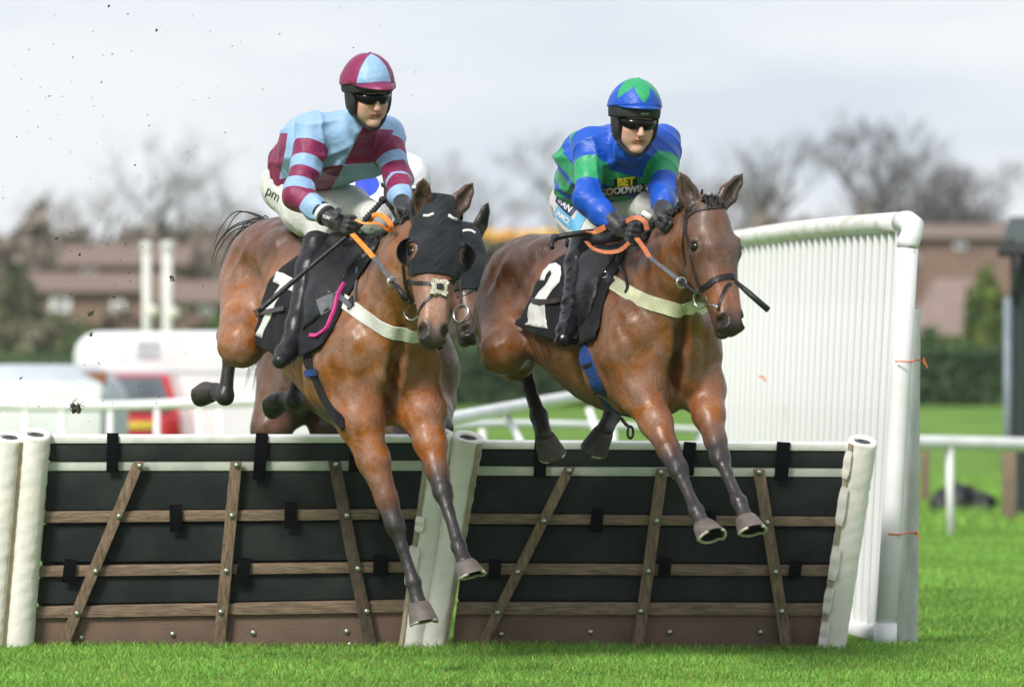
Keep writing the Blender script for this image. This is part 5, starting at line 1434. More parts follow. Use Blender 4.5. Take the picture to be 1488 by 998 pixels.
def hurdle(label, tl, tr, bl, br, rows, battens, bolts, velcro, dark=()):
    """tl.. corner px; rows: (y_left_top, y_right_top, y_left_bottom, y_right_bottom, kind)"""
    root = empty('hurdle', (hp(*bl)+hp(*br))/2, label, 'hurdle', 'hurdle panels')
    def xl(y): return tl[0]+(bl[0]-tl[0])*(y-tl[1])/(bl[1]-tl[1])
    def xr(y): return tr[0]+(br[0]-tr[0])*(y-tr[1])/(br[1]-tr[1])
    K = dict(top=('top_rail', -.035, .030, M_HWHITE), pad=('padding_panel', -.02, .012, M_HBLACK), band=('cream_band', .0, .016, M_HCREAM), face=('top_padding', -.02, .024, M_HBLACK), rail=('cross_rail', .0, .032, M_WOOD), base=('base_board', -.02, .012, M_BASE))
    for a, b_, c, d, k in rows:
        nm, t0, t1, m = K[k]
        quad = [(xl(a), a), (xr(b_), b_), (xr(d), d), (xl(c), c)]
        plank(nm, quad, t0, t1, m, root, bevel=.010 if k in ('pad', 'face', 'top') else .004)
    for (x0, y0, x1, y1, w_, dk) in battens:
        dx = w_/2
        o = plank('batten', [(x0-dx, y0), (x0+dx, y0), (x1+dx, y1), (x1-dx, y1)], .034, .056, M_WOODD if dk else M_WOODV, root, .003)
    q = [hp(*p) for p in ((xl(tl[1]+6)+2, tl[1]+6), (xr(tr[1]+6)-2, tr[1]+6), (xr(br[1])-2, br[1]), (xl(bl[1])+2, bl[1]))]
    MB().hexa([p-HN*.06 for p in q], [p-HN*.024 for p in q]).build('gap_shade_sheet', M_HBLACK, root)  # dark sheet added behind the panel to paint shade into its gaps
    mbp = None
    for i, (x, y, off) in enumerate(bolts):
        c = hp(x, y, off)
        if mbp is None:
            mbp = MB().lathe(np.zeros(3), HN, [(.0145, -.002), (.0145, .003), (.010, .008), (.004, .011)], 10).build('bolt', M_BOLT, root, smooth=True)
            mbp.location = Vector(c); first = mbp
        else:
            o = first.copy(); COL.objects.link(o); o.location = Vector(c)
    for (x0, y0, x1, y1, off, w_) in velcro:
        mb = MB(); pts = [hp(x0+(x1-x0)*t, y0+(y1-y0)*t, off+.010*math.sin(math.pi*t)) for t in np.linspace(0, 1, 7)]
        ribbon(mb, pts, [HN]*7, w_/305, .006); mb.build('velcro_strap', M_VELCRO, root)
    return root, xl, xr
hurdle('left hurdle panel with three battens, under the landing hooded horse', (73, 632), (642, 632), (48, 952), (584, 952),
  [(632, 632, 643, 642, 'top'), (644, 643, 669, 667, 'face'), (670, 668, 683, 683, 'band'), (684, 684, 741, 737, 'pad'), (742, 738, 758, 752, 'rail'), (762, 756, 816, 812, 'pad'), (821, 815, 836, 829, 'rail'), (838, 831, 877, 869, 'pad'), (880, 870, 896, 887, 'rail'), (897, 888, 952, 950, 'base')],
  [(203, 668, 86, 950, 17, 0), (344, 668, 318, 946, 17, 0), (486, 667, 541, 946, 18, 1)],
  [(203, 677, .057), (173, 750, .057), (139, 830, .057), (112, 891, .057), (344, 676, .057), (337, 749, .057), (329, 829, .057), (321, 889, .057), (488, 675, .057), (504, 749, .057), (520, 826, .057), (533, 888, .057), (118, 926, .013), (251, 921, .013), (368, 919, .013), (504, 917, .013), (508, 936, .013)],
  [(164, 629, 163, 686, .032, 17), (381, 629, 376, 697, .032, 18), (255, 733, 256, 772, .036, 18), (423, 729, 422, 767, .036, 18), (103, 812, 99, 846, .036, 18), (356, 810, 350, 848, .036, 19), (554, 806, 553, 836, .036, 22), (516, 660, 514, 684, .03, 16), (560, 730, 560, 760, .036, 18)])
hurdle('right hurdle panel with three battens, under the bare-headed horse', (690, 640), (1238, 643), (656, 948), (1190, 940),
  [(640, 643, 651, 654, 'top'), (652, 655, 675, 678, 'face'), (676, 679, 690, 692, 'band'), (691, 693, 744, 749, 'pad'), (745, 750, 759, 763, 'rail'), (763, 767, 815, 817, 'pad'), (817, 820, 832, 835, 'rail'), (834, 837, 871, 873, 'pad'), (873, 875, 891, 892, 'rail'), (892, 893, 948, 942, 'base')],
  [(828, 676, 694, 946, 16, 0), (962, 678, 926, 938, 17, 0), (1102, 679, 1143, 938, 17, 0)],
  [(827, 684, .057), (790, 757, .057), (752, 831, .057), (723, 890, .057), (960, 686, .057), (954, 757, .057), (942, 830, .057), (931, 888, .057), (1103, 686, .057), (1115, 759, .057), (1127, 831, .057), (1136, 888, .057), (728, 921, .013), (858, 918, .013), (973, 918, .013), (1105, 918, .013)],
  [(786, 640, 784, 692, .032, 18), (1003, 642, 999, 690, .032, 18), (1139, 642, 1135, 698, .032, 20), (869, 739, 866, 772, .036, 18), (720, 812, 718, 840, .036, 18), (967, 810, 965, 838, .036, 18), (1033, 742, 1031, 770, .036, 16), (1157, 815, 1154, 840, .036, 18)])
roll('cream padded roll at the left hurdle\'s left end, inner one of the leftmost pair', 53, 26, 630, 950, 21, 21, seed=1, tape=0)
roll('cream padded roll cut by the photo\'s left edge, leftmost', 15, -12, 634, 951, 21, 21, seed=2)
roll('cream padded roll behind the hooded horse\'s left foreleg, at the left hurdle\'s right end', 640, 598, 628, 944, 18, 19, seed=3, tears=((.30, .48, 2.4, .075), (.55, .62, 2.2, .05)), tape=-1)
roll('cream padded roll at the right hurdle\'s left end, just right of the hooves', 681, 628, 634, 946, 22, 20, seed=4)
roll('cream padded roll with torn edge at the right end of the right hurdle', 1254, 1208, 640, 944, 21, 20, seed=5, tears=((.82, .95, 2.5, .05), (.60, .78, 2.4, .055), (.34, .50, 2.3, .055), (.18, .30, 2.4, .05), (.02, .14, 2.3, .05)), tape=-1)

# ================================================================== WING
M_PVC = mat('white_pvc', (.77, .765, .785), .4, (.64, .64, .64), 3, bump=.15, bscale=8, lo=.3, hi=.7)
M_PVCD = mat('algae_stained_pvc', (.76, .76, .73), .4, (.50, .51, .38), 5, bump=.15, bscale=20, stretch=(1, 1, 3), lo=.28, hi=.55)
M_PLAST = mat('grey_white_post', (.58, .60, .57), .7, (.44, .46, .42), 8, bump=.4, bscale=30, stretch=(3, 3, .6))
M_TWINE = mat('orange_baler_twine', (.75, .22, .08), .6)
wing = empty('hurdle_wing', P(1290, 940, 25.4), 'tall white plastic wing of upright slats beside the right hurdle', 'wing')
WA, WB = P(1321, 322, 25.35), P(1026, 356, 31.5)
mb = MB(); pts = [WA+(WB-WA)*t for t in np.linspace(.035, 1, 16)]
mid = P(1150, 334, 28.6)
for i, p in enumerate(pts): p[2] += .02*math.sin(math.pi*i/15)
mb.tube(pts, .052, 16).build('top_rail', M_PVCD, wing, smooth=True)
foot = P(1286, 944, 25.25); neck = P(1320, 352, 25.33)
el = spline([WA+(WB-WA)*.03, WA+np.array([.0, 0, .004]), WA*.6+neck*.4+np.array([.030, 0, .01]), neck], 5)
MB().tube([WA+(WB-WA)*.028, WA+(WB-WA)*.010+np.array([.004, 0, .0]), P(1327, 328, 25.34), P(1325, 340, 25.33), neck, P(1319, 360, 25.33)], .054, 16).build('elbow', M_PVC, wing, smooth=True)
MB().tube([neck, P(1308, 560, 25.3), P(1296, 760, 25.27), foot], .050, 16).build('end_post', M_PVC, wing, smooth=True)
MB().tube([P(1287, 905, 25.25), foot], .056, 14).build('post_socket', M_PVC, wing, smooth=True)
MB().ball(P(1325, 357, 25.26), .006, 6).build('screw', M_BOLT, wing)
NS = 33; slat0 = None; dirw = unit(WB-WA)
for i in range(NS):
    t = .035+.955*i/(NS-1)
    tp = WA+(WB-WA)*t; tp[2] -= .035+.0*t
    bx = tp.copy(); bx[2] = .03; bx = bx+np.array([-.11*(1-t*.6), 0, 0])-dirw*.0
    rs = random.Random(i)
    if slat0 is None:
        H_ = 1.0
        sm = MB(); R_ = np.eye(3)
        prof = [(-.019, .004), (-.0175, -.008), (-.010, -.0165), (.0, -.0195), (.010, -.0165), (.0175, -.008), (.019, .004)]
        for z in (0, 1):
            for x, y in prof: sm.v.append((x, y, z))
        k = len(prof)
        for j in range(k): sm.f.append((j, (j+1) % k, k+(j+1) % k, k+j))
        sm.f += [tuple(range(k)), tuple(range(2*k-1, k-1, -1))]
        slat0 = sm.build('slat', M_PVC, wing); o = slat0
    else:
        o = slat0.copy(); COL.objects.link(o)
    z = tp-bx; hgt = np.linalg.norm(z); z = z/hgt
    yaw = math.radians(rs.uniform(-4, 14)); x = np.array([math.cos(yaw), math.sin(yaw), 0]); x = unit(x-z*np.dot(x, z)); y = np.cross(z, x)
    M4 = Matrix(((x[0]*1.2, y[0], z[0]*hgt, bx[0]), (x[1]*1.2, y[1], z[1]*hgt, bx[1]), (x[2]*1.2, y[2], z[2]*hgt, bx[2]), (0, 0, 0, 1)))
    o.matrix_parent_inverse = Matrix.Identity(4); o.matrix_basis = Matrix.Translation(-Vector(wing.location)) @ M4
a_, b__ = WA+(WB-WA)*.02, WA+(WB-WA)*1.; 
MB().tube([np.array([a_[0]-.115, a_[1], .05]), np.array([b__[0]-.05, b__[1], .05])], .045, 12).build('bottom_rail', M_PVC, wing, smooth=True)
mbt = MB(); pA, pB = P(1104, 547, 28.4), P(1112, 553, 28.3); mbt.tube([pA, (pA+pB)/2+np.array([0, -.03, .01]), pB], .006, 6).build('twine_knot', M_TWINE, wing)
for y in (525, 775):      # twine round post and stake
    mb = MB()
    c = P(1299 if y > 700 else 1314, y, 25.27); c2 = P(1320 if y > 700 else 1330, y-1, 25.42)
    mb.tube([c+np.array([-.045, -.03, 0]), c+np.array([-.02, -.056, .0]), c+np.array([.03, -.05, -.003]), c2+np.array([0, -.05, .004]), c2+np.array([.032, -.035, .0]), c2+np.array([.032, .05, 0])], .0042, 6)
    for k in range(5): e = c2+np.array([.03, -.03, 0]); mb.tube([e, e+np.array([.008+.004*k, -.02, .012-.010*k]), e+np.array([.010+.003*k, -.02, -.010*k])], .0025, 5)
    mb.build('baler_twine', M_TWINE, wing, smooth=True)
stk = MB(); t0, t1, b0, b1 = P(1325, 450, 25.5), P(1338, 450, 25.5), P(1303, 944, 25.42), P(1334, 944, 25.42)
dd = np.array([0, .05, 0])
o = stk.hexa([b0, b1, b1+dd, b0+dd], [t0, t1, t1+dd, t0+dd]).build('stake', M_PLAST, None, bevel=.006)
tag(o, 'weathered grey-white stake tied upright behind the wing\'s end post', 'stake')
# ================================================================== BACKGROUND
M_TWIG = attr_mat('twigs_and_bark', rough=.9, spec=.1, var=.2, bump=0)
M_LEAF = attr_mat('leaves', rough=.7, spec=.2, var=.2, bump=0)
def zc(py, Y): return CAMZ+(575-py)*Y/FPX
def xw(px, Y): return (px-744)*Y/FPX
def bare_tree(name, label, px, ytop, Y, seed, spread=1., group='bare winter trees behind the course', col=(.115, .095, .08), dense=1.):
    rs = random.Random(seed); x = xw(px, Y); g = terrain(x, Y); H = zc(ytop, Y)-g
    root = empty(name, (x, Y, g), label, 'tree', group)
    tm = MB(); TW = []
    def grow(p, d, L, r, lev):
        q = [p]; k = 3
        for i in range(k):
            d = unit(d+np.array([rs.uniform(-.16, .16), rs.uniform(-.16, .16), rs.uniform(-.04, .10)])); q.append(q[-1]+d*L/k)
        if lev < 4: tm.tube(q, [r, r*.9, r*.8, r*.68], 5 if lev < 2 else 3, caps=False)
        else: TW.append((q, r))
        if lev >= 6: return
        n = (2 if lev == 0 else 3)+(rs.random() < .5*dense)+(1 if dense > 2 and lev < 3 else 0)
        for i in range(n):
            a = rs.uniform(0, 6.28); e = np.array([math.cos(a)*spread, math.sin(a)*spread, 0])
            t = rs.uniform(.45, 1.0) if i else 1.
            b = q[0]+(q[-1]-q[0])*t if i else q[-1]
            grow(b, unit(d*.9+e*rs.uniform(.35, .85)+np.array([0, 0, .12])), L*rs.uniform(.62, .82), r*.62, lev+1)
    base = np.array([x, Y, g-.1]); s = H*.26
    grow(base, np.array([rs.uniform(-.06, .06), 0, 1.]), s, H*.022, 0)
    V = np.array(tm.v); mz = float(np.percentile([q[-1][2] for q, r in TW], 96)); f = H/(mz-g)
    def sc(v): v = np.array(v); return np.array([x+(v[..., 0]-x)*f, Y+(v[..., 1]-Y)*f, g+(v[..., 2]-g)*f]).T if v.ndim > 1 else np.array([x+(v[0]-x)*f, Y+(v[1]-Y)*f, g+(v[2]-g)*f])
    tm.v = [tuple(sc(v)) for v in tm.v]
    o = tm.build('trunk', M_TWIG, root); n = len(o.data.vertices); set_col(o, np.tile(np.array(col)*.8, (n, 1)))
    vs, fs = [], []
    for q, r in TW:
        q = [sc(p) for p in q]; w = np.array([rs.uniform(-1, 1), rs.uniform(-1, 1), rs.uniform(-.3, .3)]); w = unit(w)*max(.012, H*.0022)
        b = len(vs); vs += [q[0]-w, q[0]+w, q[1]-w*.8, q[1]+w*.8, q[2]-w*.6, q[2]+w*.6, q[3]]
        fs += [(b, b+1, b+3), (b, b+3, b+2), (b+2, b+3, b+5), (b+2, b+5, b+4), (b+4, b+5, b+6)]
    o = mesh_np('crown', np.array(vs), np.array(fs), M_TWIG, root, smooth=False)
    C = np.tile(np.array(col), (len(vs), 1))*np.random.RandomState(seed).uniform(.7, 1.25, (len(vs), 1)); set_col(o, C)
    return root
# far bare trees along the skyline, distance haze put into the paler twig colours
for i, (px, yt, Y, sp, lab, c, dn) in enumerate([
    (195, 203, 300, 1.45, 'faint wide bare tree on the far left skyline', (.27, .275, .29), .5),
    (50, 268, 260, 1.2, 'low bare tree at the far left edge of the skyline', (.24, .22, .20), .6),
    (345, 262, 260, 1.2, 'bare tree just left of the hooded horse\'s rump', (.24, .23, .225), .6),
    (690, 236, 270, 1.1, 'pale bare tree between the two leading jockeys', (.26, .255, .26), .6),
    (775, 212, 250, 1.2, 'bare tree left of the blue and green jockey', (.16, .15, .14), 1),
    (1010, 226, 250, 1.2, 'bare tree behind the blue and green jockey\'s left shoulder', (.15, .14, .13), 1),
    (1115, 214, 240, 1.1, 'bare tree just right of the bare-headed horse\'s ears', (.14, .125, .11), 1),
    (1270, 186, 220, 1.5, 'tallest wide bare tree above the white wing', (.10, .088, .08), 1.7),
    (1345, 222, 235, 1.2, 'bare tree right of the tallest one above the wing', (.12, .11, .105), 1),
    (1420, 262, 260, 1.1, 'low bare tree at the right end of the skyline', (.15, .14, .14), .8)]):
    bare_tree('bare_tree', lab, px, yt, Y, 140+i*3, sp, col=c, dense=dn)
def leafy(name, label, cat, lo, hi, N, size, cols, seed, shape='box', group=None, core=True, parent_kind=None, flat=0):
    """bush or hedge: irregular core plus many leaf faces through and round it"""
    r = np.random.RandomState(seed); lo, hi = np.array(lo, float), np.array(hi, float); c = (lo+hi)/2; h = (hi-lo)/2
    root = empty(name, (c[0], c[1], lo[2]), label, cat, group)
    d = r.normal(size=(N, 3)); d /= np.linalg.norm(d, axis=1)[:, None]
    if shape == 'box':
        m = np.abs(d/h).max(1)[:, None]; p = c+d/m*r.uniform(.86, 1.04, (N, 1))
    else:
        lump = .84+.13*np.sin(d[:, :1]*5+seed)*np.sin(d[:, 2:]*6+1.7*seed)+.08*np.sin(d[:, 1:2]*11+d[:, :1]*9)
        p = c+d*h*lump*r.uniform(.72, 1.06, (N, 1))
    p[:, 2] = np.maximum(p[:, 2], lo[2]+.02)
    a, b = r.normal(size=(N, 3)), r.normal(size=(N, 3))
    a = a/np.linalg.norm(a, axis=1)[:, None]*size*r.uniform(.5, 1.3, (N, 1)); b = b/np.linalg.norm(b, axis=1)[:, None]*size*.55
    V = np.stack([p-a, p+b, p+a, p-b], 1).reshape(-1, 3); F = (np.arange(N)*4)[:, None]+np.array([[0, 1, 2, 3]])
    o = mesh_np('foliage', V, F.astype(np.int32), M_LEAF, root, smooth=False)
    k = r.randint(0, len(cols), N); cl = np.array(cols)[k]*r.uniform(.65, 1.3, (N, 1)); set_col(o, np.repeat(cl, 4, 0))
    if core:
        mb = MB(); mb.ball(c, h*(.80 if shape != 'box' else .84), 14) if shape != 'box' else mb.box(c, h*2*.88)
        oc = mb.build('inner_branches', M_LEAF, root, smooth=True); set_col(oc, np.tile(np.array(cols[0])*.8, (len(oc.data.vertices), 1)))
    return root
OL, BR, DG, GG, YG = (.18, .165, .10), (.20, .155, .115), (.050, .085, .032), (.08, .15, .04), (.13, .17, .035)
# long bare brown hedgerow behind everything (single bushes that can be told apart)
rs = random.Random(77)
hb = [(-20, 325), (45, 312), (110, 320), (175, 326), (240, 322), (305, 318), (375, 320), (445, 317), (515, 322), (585, 324), (650, 330), (715, 332), (785, 330), (850, 324), (915, 330), (980, 327), (1045, 322), (1110, 312), (1175, 318), (1240, 312), (1305, 324), (1370, 334), (1435, 340), (1500, 334)]
for i, (px, yt) in enumerate(hb):
    Y = 205+rs.uniform(-10, 10); w = 62*Y/FPX
    nm = ['leftmost', 'second from left', 'third from left', 'fourth from left', 'fifth from left', 'sixth from left', 'seventh from left', 'eighth from left', 'ninth from left', 'tenth from left', 'eleventh from left', 'twelfth from left', 'twelfth from right', 'eleventh from right', 'tenth from right', 'ninth from right', 'eighth from right', 'seventh from right', 'sixth from right', 'fifth from right', 'fourth from right', 'third from right', 'second from right', 'rightmost'][i]
    leafy('hedgerow_bush', 'leafless brown bush in the skyline hedgerow, '+nm, 'bush', (xw(px, Y)-w, Y-2.5, .9), (xw(px, Y)+w, Y+2.5, zc(yt, Y)+rs.uniform(-.3, .3)), 3000, .36, [(.24, .20, .165), (.28, .225, .185), (.19, .175, .13), (.21, .17, .14)], 100+i, 'ell', 'leafless bushes of the skyline hedgerow')  # browns lightened to paint in the distance haze
# green clipped hedge and shrubs across the far side of the track
Y = 112; 
for i, (a, b_, lab) in enumerate([(560, 900, 'clipped dark green hedge seen under the bare-headed horse'), (900, 1330, 'clipped dark green hedge mostly behind the white wing'), (1330, 1500, 'clipped dark green hedge right of the wing'), (-40, 560, 'clipped dark green hedge behind the parked vehicles')]):
    leafy('clipped_hedge', lab, 'hedge', (xw(a, Y)+.02, Y-.8, .9), (xw(b_, Y)-.02, Y+.8, zc(508, Y)), 5200, .12, [DG, (.06, .11, .038), (.045, .08, .035)], 200+i, 'box', 'clipped hedges')
for i, (px, yt, w_, Y, cols, lab) in enumerate([
    (20, 378, 50, 125, [OL, (.06, .065, .035), DG], 'tall olive green bush at the left edge behind the grey trailer'),
    (62, 455, 55, 120, [OL, DG, BR], 'low olive bush between the tall left bush and the white van'),
    (120, 462, 40, 118, [DG, GG, OL], 'small green bush behind the left end of the white van'),
    (330, 448, 34, 120, [GG, DG], 'bright green shrub beside the hooded horse\'s rump'),
    (270, 440, 60, 130, [BR, OL], 'brown leafless shrub behind the two white poles'),
    (180, 448, 55, 132, [BR, OL, (.09, .06, .045)], 'brown leafless shrub left of the two white poles'),
    (1432, 392, 32, 118, [YG, GG, (.10, .12, .03)], 'yellow-green conifer in front of the dark shed'),
    (1385, 486, 48, 116, [GG, (.09, .17, .05), YG], 'round green shrub above the clipped hedge right of the wing'),
    (1345, 478, 30, 119, [GG, DG], 'dark green shrub just right of the wing\'s end post'),
    (680, 495, 60, 118, [GG, DG], 'green shrub between the two leading horses'),
    (745, 500, 50, 120, [DG, GG], 'dark green shrub behind the bare-headed horse\'s rump')]):
    w = w_*Y/FPX
    leafy('garden_shrub', lab, 'shrub', (xw(px, Y)-w, Y-1.5, .95), (xw(px, Y)+w, Y+1.5, zc(yt, Y)), 3000, .16, cols, 300+i, 'ell', 'shrubs beyond the clipped hedge')
Y = 150
leafy('flowering_hedge', 'bright yellow flowering hedge behind the bare-headed horse\'s back', 'hedge', (xw(700, Y), Y-1, 1.0), (xw(812, Y), Y+1, zc(340, Y)), 6000, .16, [(.95, .58, .03), (.95, .66, .05), (.85, .50, .03)], 400, 'box')
leafy('bramble_bank', 'grey-brown bramble bank below the yellow hedge', 'bush', (xw(640, 148), 146, .95), (xw(860, 148), 148, zc(359, 148)), 5000, .3, [BR, (.14, .12, .10), OL], 401, 'box')
# the wood goes on past both sides of the picture as one far mass
for k, (a_, b_) in enumerate(((-1500, -60), (1560, 3000))):
    r = np.random.RandomState(600+k); N = 26000; Y = 205
    px_ = r.uniform(a_, b_, N); top_ = 318+22*np.sin(px_*.021)+14*np.sin(px_*.067+1); hh = r.uniform(0, 1, N)**.7
    p = np.stack([px_-744, np.full(N, 1.), hh], 1); p[:, 0] *= Y/FPX; p[:, 1] = Y+r.uniform(-3, 3, N); p[:, 2] = .9+hh*(CAMZ+(575-top_)*Y/FPX-.9)
    a, b = r.normal(size=(N, 3))*.34, r.normal(size=(N, 3))*.2
    o = mesh_np('far_wood', np.stack([p-a, p+b, p+a, p-b], 1).reshape(-1, 3), ((np.arange(N)*4)[:, None]+np.array([[0, 1, 2, 3]])).astype(np.int32), M_LEAF, smooth=False)
    set_col(o, np.repeat(np.array([(.24, .20, .165), (.19, .175, .13), (.13, .12, .08)])[r.randint(0, 3, N)]*r.uniform(.65, 1.2, (N, 1)), 4, 0)); tag(o, kind='stuff')
# ---- houses
M_BRICK = mat('far_brick', (.25, .16, .12), .9, (.18, .12, .09), 3, bump=.3)
M_TILE = mat('red_roof_tile', (.22, .15, .115), .85, (.15, .105, .08), 4, bump=.4, stretch=(1, 1, 5))
M_TILEP = mat('pinkish_roof_tile', (.25, .18, .15), .85, (.18, .13, .11), 4, bump=.4)
M_WFRAME = mat('white_window_frame', (.78, .78, .78), .5)
M_PANE = mat('window_glass', (.10, .12, .14), .1, (.06, .07, .08), 3, spec=.8)
M_RENDERW = mat('pale_render', (.5, .47, .42), .8, (.4, .38, .34), 3)
def house(label, x0, x1, yr, ye, Y, roofm, wallm, wins, depth=8, chim=None, hip=0.):
    X0, X1 = xw(x0, Y), xw(x1, Y); ze, zr = zc(ye, Y), zc(yr, Y)
    root = empty('house', ((X0+X1)/2, Y, .9), label, 'house', 'brick houses beyond the course')
    MB().box(((X0+X1)/2, Y+depth/2, (ze+.9)/2), (X1-X0, depth, ze-.9)).build('wall', wallm, root)
    a, b = X0-.3, X1+.3; y0, y1 = Y-.35, Y+depth+.35; ym = (y0+y1)/2; hh = (X1-X0)*hip
    MB().add([(a, y0, ze), (b, y0, ze), (b, y1, ze), (a, y1, ze), (a+hh, ym, zr), (b-hh, ym, zr)], [(0, 1, 5, 4), (1, 2, 5), (2, 3, 4, 5), (3, 0, 4), (0, 3, 2, 1)]).build('roof', roofm, root)
    rf = [o for o in root.children if o.name.startswith('roof')][0]
    if chim: MB().box((xw(chim, Y), ym, zr+.2), (.8, .8, 1.6)).build('chimney', wallm, rf)
    for (wx, wy, ww, wh) in wins:
        cx, cz = xw(wx, Y), zc(wy, Y); s = Y/FPX
        wf = MB().box((cx, Y-.05, cz), (ww*s, .14, wh*s)).build('window', M_WFRAME, root)
        MB().box((cx, Y-.125, cz), (ww*s*.42, .03, wh*s*.42)).build('pane', M_PANE, wf)
house('low red-brick house with white windows on the left behind the van', 40, 215, 392, 424, 165, M_TILE, M_BRICK, [(88, 442, 30, 22), (172, 446, 20, 18)])
house('upper brick house with one small white window, left of the two poles', 95, 260, 352, 386, 178, M_TILE, M_BRICK, [(130, 396, 24, 14)])
house('long brown brick house with tiled roof behind the two white poles', 222, 392, 404, 440, 158, M_TILE, M_BRICK, [(300, 452, 22, 16)])
house('red-tiled roof on the skyline above the dark shed', 1338, 1560, 320, 346, 195, M_TILE, M_BRICK, [(1395, 356, 16, 12)], depth=10, hip=.1)
house('house with pinkish sloping roof right of the wing', 1330, 1475, 400, 500, 150, M_TILEP, M_RENDERW, [(1362, 512, 16, 18)], depth=7, hip=.42)
house('brown far roof behind the bare-headed horse\'s neck', 1120, 1330, 352, 384, 185, M_TILE, M_BRICK, [])
# ---- white poles with round lamps
M_POLE = mat('white_painted_pole', (.72, .72, .70), .5, (.6, .6, .58), 5)
M_LAMP = mat('cream_lamp_glass', (.75, .72, .6), .3)
for i, (px, yt, wd, lx, ly, lab) in enumerate([(213, 356, 12, 223, 452, 'thinner left one of two white poles above the van'), (243, 355, 15, 253, 455, 'thicker right one of two white poles above the van')]):
    Y = 82; s = Y/FPX; g = terrain(0, Y); r = empty('white_pole', (xw(px, Y), Y, g), lab, 'pole', 'white poles behind the van')
    MB().tube([(xw(px, Y), Y, g-.1), (xw(px, Y), Y, zc(yt, Y))], wd*s/2, 10).build('shaft', M_POLE, r, smooth=True)
    MB().lathe((xw(px, Y), Y, zc(yt, Y)), (0, 0, 1), [(wd*s*.75, -.06), (wd*s*.75, .0), (wd*s*.3, .05)], 10).build('cap', M_POLE, r)
    lm = MB().lathe((xw(lx, Y), Y-.12, zc(ly, Y)), (0, -1, 0), [(.085, -.06), (.095, 0), (.08, .04), (.03, .055)], 14).build('lamp', M_LAMP, r, smooth=True)
    MB().tube([(xw(px, Y), Y, zc(ly, Y)), (xw(lx, Y), Y-.10, zc(ly, Y))], .02, 6).build('bracket', M_POLE, lm)
# ---- parked vehicles
M_VANW = mat('white_van_paint', (.78, .79, .80), .35, (.70, .71, .72), 2, coat=.4)
M_GREYP = mat('pale_grey_trailer_panel', (.50, .54, .58), .5, (.40, .44, .48), 3)
M_RUST = mat('rusty_brown_trim', (.32, .11, .04), .8, (.20, .08, .04), 8)
M_REDP = mat('red_car_paint', (.48, .012, .018), .3, (.40, .01, .015), 3, coat=.6)
M_TYRE = mat('tyre_rubber', (.015, .015, .016), .8)
M_RIM = mat('wheel_rim', (.4, .4, .42), .35, metal=.8)
M_BUMP = mat('dark_bumper', (.03, .03, .033), .6)
M_TAILL = mat('tail_light_lens', (.35, .01, .01), .2)
M_PLATE = mat('yellow_number_plate', (.7, .55, .05), .5)
def rbox(x0, x1, y0, y1, z0, z1, r, tilt=0.):
    """box with strongly rounded upper edges in x and y"""
    mb = MB(); n = 7; prof = [(0, 0)]
    rings = []
    for k in range(n+1):
        a = math.pi/2*k/n; rings.append((r*(1-math.cos(a)), z1-r+r*math.sin(a)))
    rings = [(0, z0)]+rings
    for d, z in rings:
        for (x, y) in ((x0+d, y0+d*.6), (x1-d, y0+d*.6), (x1-d, y1-d*.6), (x0+d, y1-d*.6)):
            c = r*.5
        pts = []
        X0, X1, Y0, Y1 = x0+d, x1-d, y0+d*.6, y1-d*.6; c = min(.25, (X1-X0)/3)
        for cx, cy, a0 in ((X0+c, Y0+c, math.pi), (X1-c, Y0+c, 1.5*math.pi), (X1-c, Y1-c, 0), (X0+c, Y1-c, .5*math.pi)):
            for j in range(5): a = a0+math.pi/2*j/4; pts.append((cx+c*math.cos(a), cy+c*math.sin(a), z))
        mb.v += pts
    m = 20; R_ = len(rings)
    for i in range(R_-1):
        for k in range(m): mb.f.append((i*m+k, i*m+(k+1) % m, (i+1)*m+(k+1) % m, (i+1)*m+k))
    mb.f.append(tuple(range(m-1, -1, -1))); mb.f.append(tuple((R_-1)*m+k for k in range(m)))
    return mb
def wheel(c, r, parent, ax=(1, 0, 0), w=.2):
    t = MB().lathe(c, ax, [(r*.6, -w/2), (r*.95, -w/2), (r, -w/3), (r, w/3), (r*.95, w/2), (r*.6, w/2)], 22).build('wheel', M_TYRE, parent, smooth=True, auto=True)
    MB().lathe(c, ax, [(r*.58, -w/2-.005), (r*.2, -w/2+.02), (r*.2, w/2-.02), (r*.58, w/2+.005)], 14).build('rim', M_RIM, t)
Y = 64; g = terrain(0, Y); v = empty('white_van', (xw(300, Y), Y, g), 'long white rounded van parked behind the rail on the left', 'van')
X0, X1 = xw(105, Y), xw(560, Y)
rbox(X0, X1, Y, Y+1.9, .42, zc(481, Y), .30).build('body', M_VANW, v, smooth=True, auto=True)
MB().box(((X0+X1)/2, Y-.004, zc(540, Y)), (X1-X0-.5, .02, .03)).build('side_trim', M_GREYP, v)
MB().box((xw(215, Y), Y-.006, zc(508, Y)), (.28, .02, .22)).build('side_vent', M_GREYP, v)
MB().box(((X0+X1)/2, Y+.4, .40), (X1-X0-.3, 1.2, .2)).build('sill', M_BUMP, v)
for px in (180, 490): wheel((xw(px, Y), Y+.12, .33), .33, v, (0, 1, 0))
Y = 53; v = empty('horse_trailer', (xw(60, Y), Y, 0), 'pale grey horse trailer with rusty trim at the left edge', 'trailer')
X0, X1 = xw(-75, Y), xw(162, Y)
rbox(X0, X1, Y, Y+2.6, .45, zc(529, Y), .42).build('body', M_GREYP, v, smooth=True, auto=True)
for px, w_, lab in ((56, .07, 1), (74, .10, 1), (134, .28, 1)): MB().box((xw(px, Y), Y+.16, zc(548, Y)), (w_, .06, .11)).build('rusty_patch', M_RUST, v)
MB().box((xw(103, Y), Y+.14, zc(551, Y)), (.30, .05, .03)).build('rusty_strip', M_RUST, v)
